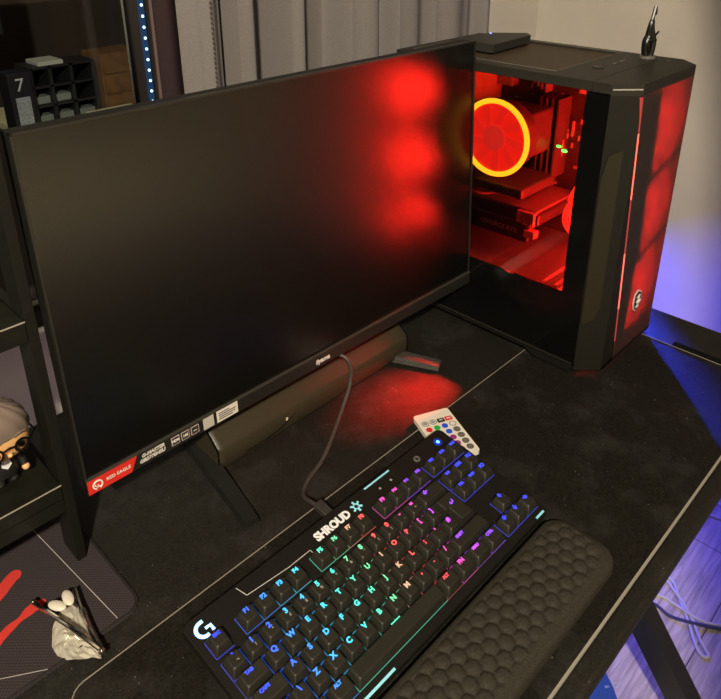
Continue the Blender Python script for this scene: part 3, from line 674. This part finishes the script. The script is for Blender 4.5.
# front bezel : left chamfer, slanted LED slots, mesh front, right chamfer
def chamf(xa, ya, xb, yb, z0, z1, th=.003):
    d = Vector((xb-xa, yb-ya)); n_ = Vector((-d.y, d.x)).normalized()*th
    return [(xa, ya), (xb, yb), (xb+n_.x, yb+n_.y), (xa+n_.x, ya+n_.y)]
MB().prism(chamf(PX0, PY0+CH, PX0+CH, PY0, 0, 0), 'z', PZ0, PZ1-.014, mx=PI_).build('chamfer_panel', shell_f, pc)
MB().prism([(PX1-CH, PY0), (PX1, PY0+CH), (PX1-.003, PY0+CH), (PX1-CH, PY0+.004)], 'z', PZ0, PZ1-.014, mx=PI_).build('chamfer_panel', shell_f, pc)
# raised plate on the left chamfer
def chp(s_, z, o_=0): # s 0 side ..1 front
    k = .70711*o_; return (PX0+CH*s_-k, PY0+CH*(1-s_)-k, z)
pts = [(.03, .300), (.18, .330), (.62, .338), (.62, .112), (.45, .096), (.03, .088)]
MB().loft([[chp(s_, z, .0002) for s_, z in pts], [chp(s_, z, .0022) for s_, z in pts]], mx=PI_).build('chamfer_inset', mat('inset_olive', (.024, .021, .011), .5, spec=.3), pc)
MB().loft([[chp(s_, z, .0) for s_, z in ((.05, .414), (.97, .414), (.97, .4125), (.05, .4125))], [chp(s_, z, .0008) for s_, z in ((.05, .414), (.97, .414), (.97, .4125), (.05, .4125))]], mx=PI_).build('chamfer_highlight', mat('chamfer_glint', (.4, .38, .33), .4), pc)  # edge highlight painted as a pale strip on the chamfer
def sx(z): return .629+(.388-z)*(.665-.629)/(.388-.011)
MB().prism([(PX0+CH, PZ1-.014), (PX0+CH, PZ0), (sx(PZ0)-.0015, PZ0), (sx(.405)-.0012, PZ1-.014)], 'y', PY0, PY0+.004, mx=PI_).build('front_bezel', shell_f, pc)
ledr = mat('led_red_slot', (.3, .02, .02), .4, emit=(1, .16, .10), es=1.7)
ledr2 = mat('led_red_slot_dim', (.25, .03, .03), .4, emit=(1, .12, .09), es=.30)
for z0, z1, m_ in ((.360, .404, ledr2), (.268, .358, ledr), (.190, .266, ledr2), (.100, .188, ledr), (.045, .098, ledr2)):
    MB().prism([(sx(z0)-.0016, z0), (sx(z0)+.0014, z0), (sx(z1)+.0014, z1), (sx(z1)-.0016, z1)], 'y', PY0-.0006, PY0+.003, mx=PI_).build('led_slot', m_, pc)
fpm = meshmat('front_mesh', (.035, .024, .022), 420, .24, translucent=.2)
MB().prism([(sx(PZ0)+.0015, PZ0+.004), (PX1-CH, PZ0+.004), (PX1-CH, PZ1-.014), (sx(.405)+.0015, PZ1-.014)], 'y', PY0, PY0+.0008, mx=PI_).build('front_mesh', fpm, pc)
MB().prism([(.630, .04), (sx(.04)+.026, .04), (sx(.17)+.046, .17), (sx(.40)+.062, .40), (.630, .40)], 'y', PY0+.0045, PY0+.0065, mx=PI_).build('glow_blocker', shell_d, pc)  # added plate behind the mesh, blocks the fan glow at left
for zg in (.291, .172):
    MB().prism([(.655, zg-.034), (.655, zg-.014), (.785, zg+.026), (.785, zg+.014)], 'y', PY0+.0045, PY0+.0060, mx=PI_).build('glow_gap_blocker', shell_d, pc)  # added slanted blockers, darken the glow between the fans
MB().box(PX0+CH, PX1-CH, PY0, PY0+.004, PZ0-.002, PZ0+.004, mx=PI_).build('front_lip', shell_d, pc)
# shield emblem
sh_pts = [(-.009, .012), (0, .016), (.010, .011), (.0115, .000), (.007, -.010), (0, -.0165), (-.008, -.010), (-.0105, 0)]
ex, ez = .7165, .0885
em1 = MB().prism([(ex+p[0]*1.15, ez+p[1]*1.12) for p in sh_pts], 'y', PY0-.0016, PY0-.0002, mx=PI_).build('shield_emblem', mat('emblem_pale', (.72, .62, .58), .4), pc)
MB().prism([(ex+p[0]*.96, ez+p[1]*.96) for p in sh_pts], 'y', PY0-.0020, PY0-.0012, mx=PI_).build('emblem_field', mat('emblem_black', (.01, .01, .01), .7), em1)
dr = MB(); dr.tube([(ex-.004, PY0-.0022, ez-.010), (ex+.002, PY0-.0022, ez-.007), (ex-.003, PY0-.0022, ez-.001), (ex+.004, PY0-.0022, ez+.002), (ex-.001, PY0-.0022, ez+.007), (ex+.005, PY0-.0022, ez+.009)], [.0008, .0022, .003, .0032, .0024, .0008], 6, mx=PI_)
dr.tube([(ex-.006, PY0-.0022, ez+.008), (ex-.001, PY0-.0022, ez+.005), (ex+.001, PY0-.0022, ez+.010)], [.0004, .0014, .0003], 6, mx=PI_)
dr.build('emblem_dragon', mat('emblem_grey', (.75, .72, .7), .4), em1)
for x, y in ((.625, .0), (.785, .0), (.625, .30), (.785, .30)): MB().cyl((x, y, .003), .013, .0095, 18, mx=PI_).build('case_foot', shell_d, pc)
# front fans
rings_in = mat('fan_glow_in', (.4, .02, .02), .5, emit=(1, .02, .01), es=105)
rings_out = mat('fan_glow_out', (.4, .02, .02), .5, emit=(1, .05, .05), es=5.5)
fr_blk = mat('fan_frame', (.02, .02, .02), .5)
for fz in (.350, .232, .112):
    fx = .700; fan = empty('front_fan', (0, 0, 0)); fan.parent = pc; fan.location = (fx-.707, -.022-.144, fz-.003)
    a_ = MB()
    a_.torus((0, 0, 0), .0555, .0030, 'y', 40, 8); a_.box(-.058, .058, -.010, .010, -.057, -.0545); a_.box(-.058, .058, -.010, .010, .0545, .057)
    a_.build('fan_frame', fr_blk, fan)
    for sgn, mm in ((1, rings_in), (-1, rings_out)):
        b_ = MB()
        for k in range(9):
            t0 = k*2*PI/9; rg2 = []
            for u_ in (0, 1):
                for_r = []
            q = []
            for (r_, a0) in ((.016, 0), (.050, .30)):
                q.append((r_*math.cos(t0+a0), sgn*.006-sgn*.004, r_*math.sin(t0+a0)))
            for (r_, a0) in ((.050, .92), (.016, .62)):
                q.append((r_*math.cos(t0+a0), sgn*.006+sgn*.000, r_*math.sin(t0+a0)))
            b_.loft([[(p[0], p[1]-.0006, p[2]) for p in q], [(p[0], p[1]+.0006, p[2]) for p in q]])
        b_.cyl((0, sgn*.004-.001, 0), .016, .003, 24, 'y')
        b_.build('lit_blades', mm, fan)
# motherboard
pcb = mat('board_red_black', (.03, .02, .02), .35, noise_amt=.6, nscale=160)
mb = MB().box(.782, .7855, .070, .312, .150, .400, mx=PI_).build('motherboard', pcb, pc)
sil = mat('board_silver', (.55, .45, .45), .35, metal=.6)
for k in range(7): MB().box(.764, .782, .165+k*.007, .168+k*.007, .352+k*.004, .392, mx=PI_).build('heatsink_fin', sil, mb)
MB().box(.762, .782, .225, .262, .352, .392, .003, mx=PI_).build('heatsink', mat('sink_red', (.25, .2, .2), .4), mb)
MB().box(.768, .782, .272, .300, .300, .345, .002, mx=PI_).build('heatsink', mat('sink_red', (.25, .2, .2), .4), mb)
cp = MB()
for k in range(90):
    y, z = random.uniform(.075, .305), random.uniform(.155, .395); a_, b_ = random.choice(((.0012, .004), (.003, .001), (.0015, .0015), (.005, .0007), (.0007, .007)))
    cp.box(.7795, .782, y-a_, y+a_, z-b_, z+b_, mx=PI_)
cp = cp.build('small_components', sil, mb); cp['kind'] = 'stuff'
for y in (.132, .142, .152, .162): MB().box(.745, .782, y-.0015, y+.0015, .225, .350, mx=PI_).build('memory_module', mat('ram', (.06, .05, .05), .3), mb)
for (y, z, hy, hz) in ((.100, .33, .004, .012), (.112, .36, .006, .003), (.098, .215, .003, .02), (.122, .30, .0015, .012), (.09, .37, .01, .0015), (.105, .24, .008, .002)):
    MB().box(.778, .782, y-hy, y+hy, z-hz, z+hz, mx=PI_).build('connector', sil, mb)
gl = MB(); gl.ball((.740, .1215, .281), .0022, (1, 2, 1), u=10, v=8, mx=PI_); gl.ball((.740, .1115, .276), .0026, (1, 2, 1), u=10, v=8, mx=PI_)
gl.build('green_led', mat('led_green', (.05, .5, .05), emit=(.03, 1, .08), es=9), mb)
MB().box(.742, .745, .1160, .1170, .266, .292, mx=PI_).build('memory_latch', sil, mb)
for k in range(6): MB().box(.770, .7815, .092+k*.005, .0945+k*.005, .150+k*.003, .200-k*.002, mx=PI_).build('chipset_fin', sil, mb)
for k in range(5): MB().tube(smoothpath([(.75, .075+k*.004, .14), (.73, .08+k*.004, .17), (.755, .09+k*.003, .20), (.780, .085+k*.003, .23)]), .0011, 6, mx=PI_).build('sleeved_wire', mat('wire_pale', (.5, .4, .4), .5), mb)
# processor cooler with lit ring
ck = empty('processor_cooler', (.640-.707, .1715-.144, .306-.003)); ck.parent = pc
MB().cyl((.010, 0, 0), .052, .022, 40, 'x').build('fan_housing', mat('cooler_dark', (.05, .04, .04), .4), ck)
MB().box(.034, .100, -.036, .030, -.034, .034, .004).build('cooler_body', mat('cooler_dark', (.05, .04, .04), .4), ck)
MB().torus((0, 0, 0), .0545, .0038, 'x', 64, 10).build('lit_ring', mat('ring_glow', (.6, .2, .02), emit=(1, .50, .015), es=4), ck, smooth=True)
MB().cyl((.002, 0, 0), .0510, .006, 48, 'x').build('red_disc', mat('disc_glow', (.35, .01, .01), .4, emit=(1, .016, .008), es=2.0), ck)
b_ = MB()
for k in range(9):
    t0 = k*2*PI/9
    q = [(.020*math.cos(t0), .020*math.sin(t0)), (.049*math.cos(t0+.35), .049*math.sin(t0+.35)), (.049*math.cos(t0+.62), .049*math.sin(t0+.62)), (.020*math.cos(t0+.5), .020*math.sin(t0+.5))]
    b_.loft([[(.0005, p[0], p[1]) for p in q], [(.002, p[0], p[1]) for p in q]])
b_.build('fan_blades', mat('blade_glow', (.35, .01, .01), .35, emit=(1, .02, .01), es=1.75), ck)
h_ = MB().cyl((-.003, 0, 0), .019, .006, 32, 'x').build('hub', mat('hub_glow', (.3, .02, .02), .35, emit=(1, .03, .018), es=1.5), ck)
MB().torus((-.003, 0, 0), .0115, .0008, 'x', 32, 6).build('hub_ring', mat('hub_line', (.6, .1, .08), .35, emit=(1, .05, .04), es=.9), h_)
# graphics card
gp = MB().box(.662, .780, .100, .318, .178, .196, .003, mx=PI_).build('graphics_card', mat('gpu_black', (.03, .028, .028), .4), pc)
MB().box(.664, .780, .105, .316, .1965, .2005, mx=PI_).build('backplate', mat('gpu_plate', (.16, .12, .12), .45), gp)
MB().box(.656, .664, .112, .318, .150, .178, .002, mx=PI_).build('card_edge', mat('gpu_black', (.03, .028, .028)), gp)
TY = Matrix.Rotation(-PI/2, 4, 'Z') @ Matrix.Rotation(PI/2, 4, 'X')
MB().text('GEFORCE RTX', .0105, PI_ @ Matrix.Translation((.6555, .163, .165)) @ TY, bold=.0002).build('card_print', mat('card_grey', (.50, .35, .35), emit=None), gp)
for k in range(6): MB().box(.655, .665, .104+k*.0052, .1066+k*.0052, .178+k*.0006, .199, mx=PI_).build('card_fin', sil, gp)
MB().box(.654, .667, .100, .118, .160, .172, .001, mx=PI_).build('power_plug', mat('plug_red', (.55, .2, .2), .4), gp)
MB().tube(smoothpath([(.655, .245, .178), (.645, .228, .200), (.645, .215, .213), (.66, .200, .206), (.69, .19, .203)]), .0028, 8, mx=PI_).build('card_cable', mat('wire_black', (.06, .05, .05), .35), gp)
MB().box(.640, .735, .118, .205, .222, .238, .004, mx=PI_).build('cooler_bracket', mat('bracket', (.05, .04, .04), .35), pc)
MB().tube(smoothpath([(.70, .31, .30), (.66, .25, .215), (.69, .18, .215), (.76, .13, .215)]), .0035, 8, mx=PI_).build('power_cable', mat('wire_black', (.06, .05, .05), .35), pc)
MB().box(.70, .78, .255, .300, .325, .395, .002, mx=PI_).build('port_cover', mat('portcover', (.45, .38, .2), .4), pc)

# box on top of the case
o = empty('network_box', (.73, .262, PZ1)); tag(o, 'flat black box with a tiny blue light on top of the computer', 'box')
MB().prism([(-.060, -.058), (.052, -.050), (.066, -.034), (.030, .010), (-.060, .014)], 'z', .0004, .0125).build('box_body', mat('box_plastic', (.022, .021, .018), .5, bump=.15, bscale=1200), o)
MB().ball((.022, .004, .0125), .0016, u=8, v=6).build('status_led', mat('led_blue', (.1, .1, .6), emit=(.1, .15, 1), es=5), o)
# bundled cable standing on the case top
o = empty('bundled_cable', (.786, .027, PZ1)); tag(o, 'short black cable bundle with a tie standing on the case top', 'cable')
cbm = mat('cable_black', (.010, .010, .010), .3)
MB().cyl((0, 0, 0.0004), .011, .004, 20).build('plug_base', mat('plug_metal', (.14, .13, .11), .35), o)
for k, (dx_, dy_) in enumerate(((-.006, 0), (-.002, .004), (.003, -.003), (.006, .003))):
    MB().tube(smoothpath([(dx_, dy_, .004), (dx_*1.3, dy_*1.4, .020), (dx_*.8, dy_, .030), (dx_*.3-.002, dy_*.3, .045), (.000, 0, .058), (.004+k*.0006, 0, .070-k*.003)]), [.0040]*12+[.0033]*9+[.0026]*5, 8).build('cable_strand', cbm, o, smooth=True)
MB().torus((0, 0, .026), .0078, .0016, 'z', 20, 6).build('cable_tie', cbm, o)
MB().tube([(.004, -.004, .030), (.011, -.006, .036)], .0014, 6).build('tie_tail', cbm, o)
MB().torus((-.004, -.004, .020), .010, .0011, 'y', 24, 6).build('cable_loop', cbm, o)

# ------------------------------------------------------------------ shelf unit on the left
sh = empty('desktop_shelf', (-.17, .24, 0)); tag(sh, 'black two-tier shelf standing on the mouse pad at left', 'shelf')
si = Matrix.Translation((.17, -.24, 0)); wd = mat('shelf_black', (.009, .0088, .006), .45, spec=.3, noise_amt=.3, nscale=60, bump=.2, bscale=300)
for nm, z0, z1 in (('lower_board', .0885, .106), ('upper_board', .267, .288)):
    MB().box(-.34, -.0310, .189, .410, z0, z1, .0008, mx=si).build(nm, wd, sh)
    MB().box(-.34, -.0310, .1883, .1889, z1-.0012, z1, mx=si).build('edge_highlight', mat('edge_glint', (.35, .33, .28), .4), sh)  # highlight line painted along the top front edge of the board
for x in (-.0305, -.357):
    for y in (.190, .378): MB().box(x, x+.0095, y, y+.032, .003, .47, .0008, mx=si).build('post', metal_b, sh)
for y in (.190, .39): MB().box(-.34, -.0310, y+.002, y+.014, .070, .086, mx=si).build('rail', metal_b, sh)
MB().box(-.030, -.022, .222, .378, .080, .092, mx=si).build('side_rail', metal_b, sh)
MB().box(-.030, -.022, .222, .378, .275, .287, mx=si).build('side_rail', metal_b, sh)

# figurine
fg = empty('vinyl_figure', (-.066, .228, .1065), (0, 0, .10)); tag(fg, 'big-headed vinyl figure with grey-brown hair and round glasses on the lower shelf', 'figurine')
skin = mat('vinyl_skin', (.85, .48, .20), .4); hair = mat('vinyl_hair', (.19, .145, .12), .4); suit = mat('vinyl_suit', (.012, .012, .012), .45)
hd = MB()
def sup(t, p, a, b, c, e=.72):
    f = lambda v: math.copysign(abs(v)**e, v)
    return (a*f(math.cos(p))*f(math.cos(t)), b*f(math.cos(p))*f(math.sin(t)), c*f(math.sin(p)))
rings = [[Vector(sup(2*PI*i/32, -PI/2+PI*(k+.5)/20, .0275, .024, .026))+Vector((0, 0, .060)) for i in range(32)] for k in range(20)]
hd.loft(rings).build('head', skin, fg, smooth=True)
hr = MB(); rings = []
for k in range(16):
    ring = []
    for i in range(64):
        t = 2*PI*i/64; p = -.15+(PI/2+.12)*k/15
        front = max(0, -math.sin(t)); lim = .10*front
        p2 = max(p, lim) if k < 15 else p
        q = Vector(sup(t, p2, .0300, .0270, .0285, .8)); rid = 1+.022*math.sin(t*14+p*7)
        sweep = Vector((.004, -.0025, .004))*max(0, math.sin(p2))*front
        ring.append(Vector((q.x*rid, q.y*rid+.001, q.z*rid+.060))+sweep)
    rings.append(ring)
hr.loft(rings).build('hair', hair, fg, smooth=True)
gs = MB()
for sx_ in (-1, 1): gs.torus((sx_*.0120, -.0262, .053), .0062, .0011, 'y', 28, 8)
gs.tube([(-.005, -.0265, .055), (0, -.027, .0565), (.005, -.0265, .055)], .001, 6)
for sx_ in (-1, 1): gs.tube([(sx_*.0200, -.0255, .055), (sx_*.0285, -.018, .056), (sx_*.029, .0, .056)], .0010, 6)
gs.build('glasses', gloss, fg)
for sx_ in (-1, 1):
    e_ = MB().cyl((sx_*.0120, -.0255, .053), .0030, .0018, 20, 'y').build('eye', gloss, fg)
    MB().tube([(sx_*.006, -.0252, .064), (sx_*.0125, -.0254, .0665), (sx_*.018, -.0245, .065)], .0010, 6).build('eyebrow', hair, fg)
    MB().ball((sx_*.0275, 0, .053), .005, (.5, .8, 1)).build('ear', skin, fg, smooth=True)
MB().ball((0, -.0258, .048), .0022).build('nose', skin, fg, smooth=True)
MB().loft([[(r_*1.25*math.cos(2*PI*i/20), r_*.85*math.sin(2*PI*i/20), z) for i in range(20)] for r_, z in ((.011, .012), (.012, .018), (.0115, .028), (.009, .036), (.006, .039))]).build('torso', suit, fg, smooth=True)
for sx_ in (-1, 1):
    MB().tube([(sx_*.006, 0, .014), (sx_*.0065, -.001, .004), (sx_*.0065, -.003, .0015)], [.0058, .005, .0045], 12).build('leg', suit, fg, smooth=True)
    MB().tube([(sx_*.011, 0, .033), (sx_*.0165, -.003, .024), (sx_*.0165, -.008, .016)], [.0042, .004, .0035], 12).build('arm', suit, fg, smooth=True)
    MB().ball((sx_*.0165, -.0095, .0145), .0036).build('hand', skin, fg, smooth=True)
MB().prism([(-.003, .034), (.003, .034), (.0045, .027), (0, .023), (-.0045, .027)], 'y', -.0112, -.0096).build('collar', wht, fg)

# ------------------------------------------------------------------ reflector added out of view behind the camera for the soft screen haze
reflector_bed = empty('reflector_bed', (.5, -2.0, ZF)); tag(reflector_bed, 'unseen cream-topped reflector added across the room for the soft screen haze', 'reflector_bed')
MB().box(-.95, .9, -.7, .75, .10, .32, .02).build('reflector_frame', mat('reflector_wood', (.2, .12, .07), .6), reflector_bed)
MB().box(-.92, .87, -.68, .73, .32, .52, .05).build('reflector_block', mat('reflector_cream', (.78, .70, .48), .9), reflector_bed)
for x in (-.9, .84):
    for y in (-.66, .70): MB().box(x-.03, x+.03, y-.03, y+.03, 0, .11).build('leg', mat('reflector_wood', (.2, .12, .07)), reflector_bed)

# ------------------------------------------------------------------ floor things
cm2 = mat('floor_cable_pale', (.62, .60, .66), .4)
zf = ZF+.004
o = MB().tube(smoothpath([(.90, .10, zf), (.985, -.02, zf), (1.05, -.085, zf), (1.012, -.126, zf), (.975, -.158, zf), (.936, -.187, zf), (.922, -.205, zf), (.931, -.213, zf), (.950, -.190, zf+.003), (.985, -.160, zf+.003), (1.018, -.118, zf+.004), (1.045, -.055, zf+.004), (1.02, .06, zf)], 8), .0032, 8).build('power_cord', cm2, smooth=True)
tag(o, 'pale looped cable lying on the floor below the desk edge', 'cable')
o = MB().tube(smoothpath([(.93, .05, zf), (.992, -.086, zf), (.996, -.116, zf), (.990, -.150, zf+.006), (.991, -.175, zf+.006), (1.014, -.208, zf), (1.08, -.28, zf)], 8), .0030, 8).build('power_cord', cm2, smooth=True)
tag(o, 'thin pale cable curving right across the floor loop', 'cable')
o = MB().tube(smoothpath([(.93, .0, zf), (.965, -.085, zf), (.962, -.125, zf), (.972, -.163, zf+.006), (1.007, -.213, zf), (1.07, -.30, zf)], 8), .0032, 8).build('power_cord', mat('floor_cable_dark', (.05, .05, .15), .4), smooth=True)
tag(o, 'dark blue cable curving beside the desk leg on the floor', 'cable')
o = MB().tube(smoothpath([(1.25, .12, zf), (1.361, .003, zf), (1.372, -.033, zf), (1.341, -.094, zf), (1.36, -.16, zf)], 8), .0030, 8).build('power_cord', cm2, smooth=True)
tag(o, 'pale cable in the deep blue shadow at right, farther from the desk', 'cable')
o = MB().tube(smoothpath([(1.15, .12, zf), (1.271, -.089+.05, zf), (1.295, -.10, zf), (1.309, -.16, zf)], 8), .0030, 8).build('power_cord', cm2, smooth=True)
tag(o, 'pale cable in the deep blue shadow at right, nearer the desk', 'cable')
rv = empty('round_device', (.605, -.06, ZF)); tag(rv, 'round blue disc-shaped device on the floor by the desk leg', 'robot vacuum')
rvb = mat('disc_blue', (.03, .09, .30), .4)
MB().cyl((0, 0, .006), .112, .060, 64).build('shell', rvb, rv, smooth=True)
MB().cyl((0, 0, .066), .108, .024, 64, r2=.103).build('top_cover', rvb, rv, smooth=True)
tx = MB(); ax = math.radians(-10)
MB().torus((.0845, -.068, .0905), .0042, .0007, 'z', 20, 6).build('round_mark', mat('mark_pale', (.5, .6, .8)), rv)
MB().text('on', .008, Matrix.Translation((.072, -.058, .0901)) @ Matrix.Rotation(math.radians(-42), 4, 'Z')).build('small_print', mat('mark_pale', (.5, .6, .8)), rv)

# ------------------------------------------------------------------ lights
def area(name, loc, target, size, power, col, sy=None, spread=None):
    l = bpy.data.lights.new(name, 'AREA'); l.energy = power; l.color = col; l.size = size
    if sy: l.shape = 'RECTANGLE'; l.size_y = sy
    if spread: l.spread = spread
    o = bpy.data.objects.new(name, l); COL.objects.link(o); o.location = loc
    o.rotation_euler = (Vector(target)-Vector(loc)).to_track_quat('-Z', 'Y').to_euler(); return o
sp = bpy.data.lights.new('room_lamp', 'SPOT'); sp.energy = 228; sp.color = (1, .87, .66); sp.spot_size = math.radians(100); sp.spot_blend = .02; sp.shadow_soft_size = .05
so = bpy.data.objects.new('room_lamp', sp); COL.objects.link(so); so.location = (-.9, -1.06, 1.45)
so.rotation_euler = Vector((math.cos(math.radians(82.3)), math.sin(math.radians(82.3)), -math.tan(math.radians(25)))).to_track_quat('-Z', 'Y').to_euler()
area('reflector_fill_light', (.5, -2.2, 1.6), (.5, -2.1, 0), .6, 19, (1, .87, .66), spread=math.radians(85))  # added light above the reflector, feeds the screen haze
area('blue_light_bar', (1.20, .36, -.17), (1.18, .05, -.73), .5, 6.0, (.02, .015, 1), sy=.06)
area('blue_light_tip', (1.30, .44, .06), (.705, -.115, 0), .03, .25, (.03, .06, 1), sy=.03, spread=math.radians(9))
for fz in (.350, .232, .140):
    l = bpy.data.lights.new('fan_and_fill_light', 'POINT'); l.energy = 1.0; l.color = (1, .02, .01); l.shadow_soft_size = .02
    o = bpy.data.objects.new('fan_and_fill_light', l); COL.objects.link(o); o.location = (.700, .012, fz)
area('fan_and_fill_light', (.611, .105, .1365), (.43, .130, 0), .010, 1.0, (1, .02, .01), sy=.010, spread=math.radians(31))  # added red light by the glass, throws the red patch on the desk
area('reflection_room_fill', (.3, .95, 1.2), (.5, 1.35, .1), .2, 1.5, (1, .8, .5))  # added light for the stand-in room behind the glass
wld = bpy.data.worlds.new('w'); S.world = wld; wld.use_nodes = True
wld.node_tree.nodes['Background'].inputs[0].default_value = (.012, .011, .009, 1); wld.node_tree.nodes['Background'].inputs[1].default_value = 1

# ------------------------------------------------------------------ camera
cd = bpy.data.cameras.new('camera'); co = bpy.data.objects.new('camera', cd); COL.objects.link(co); S.camera = co
R = [[0.7007336, -0.71341025, -0.00427139], [-0.28193594, -0.27141645, -0.92024194], [0.65535071, 0.6460487, -0.39132661]]
C_ = (-0.19692522, -0.37814607, 0.60828112)
Mx = Matrix(((R[0][0], -R[1][0], -R[2][0], C_[0]), (R[0][1], -R[1][1], -R[2][1], C_[1]), (R[0][2], -R[1][2], -R[2][2], C_[2]), (0, 0, 0, 1)))
co.matrix_world = Mx
cd.sensor_width = 36; cd.sensor_fit = 'HORIZONTAL'; cd.lens = 36*702.033/721
cd.shift_x = (360.5-359.96)/721; cd.shift_y = (211.39-349.5)/721
cd.clip_start = .01
vs = S.view_settings; vs.view_transform = 'Standard'; vs.look = 'None'; vs.exposure = 0; vs.gamma = 1; vs.use_curve_mapping = False
try: S.display_settings.display_device = 'sRGB'
except Exception: pass
S.cycles.use_denoising = True
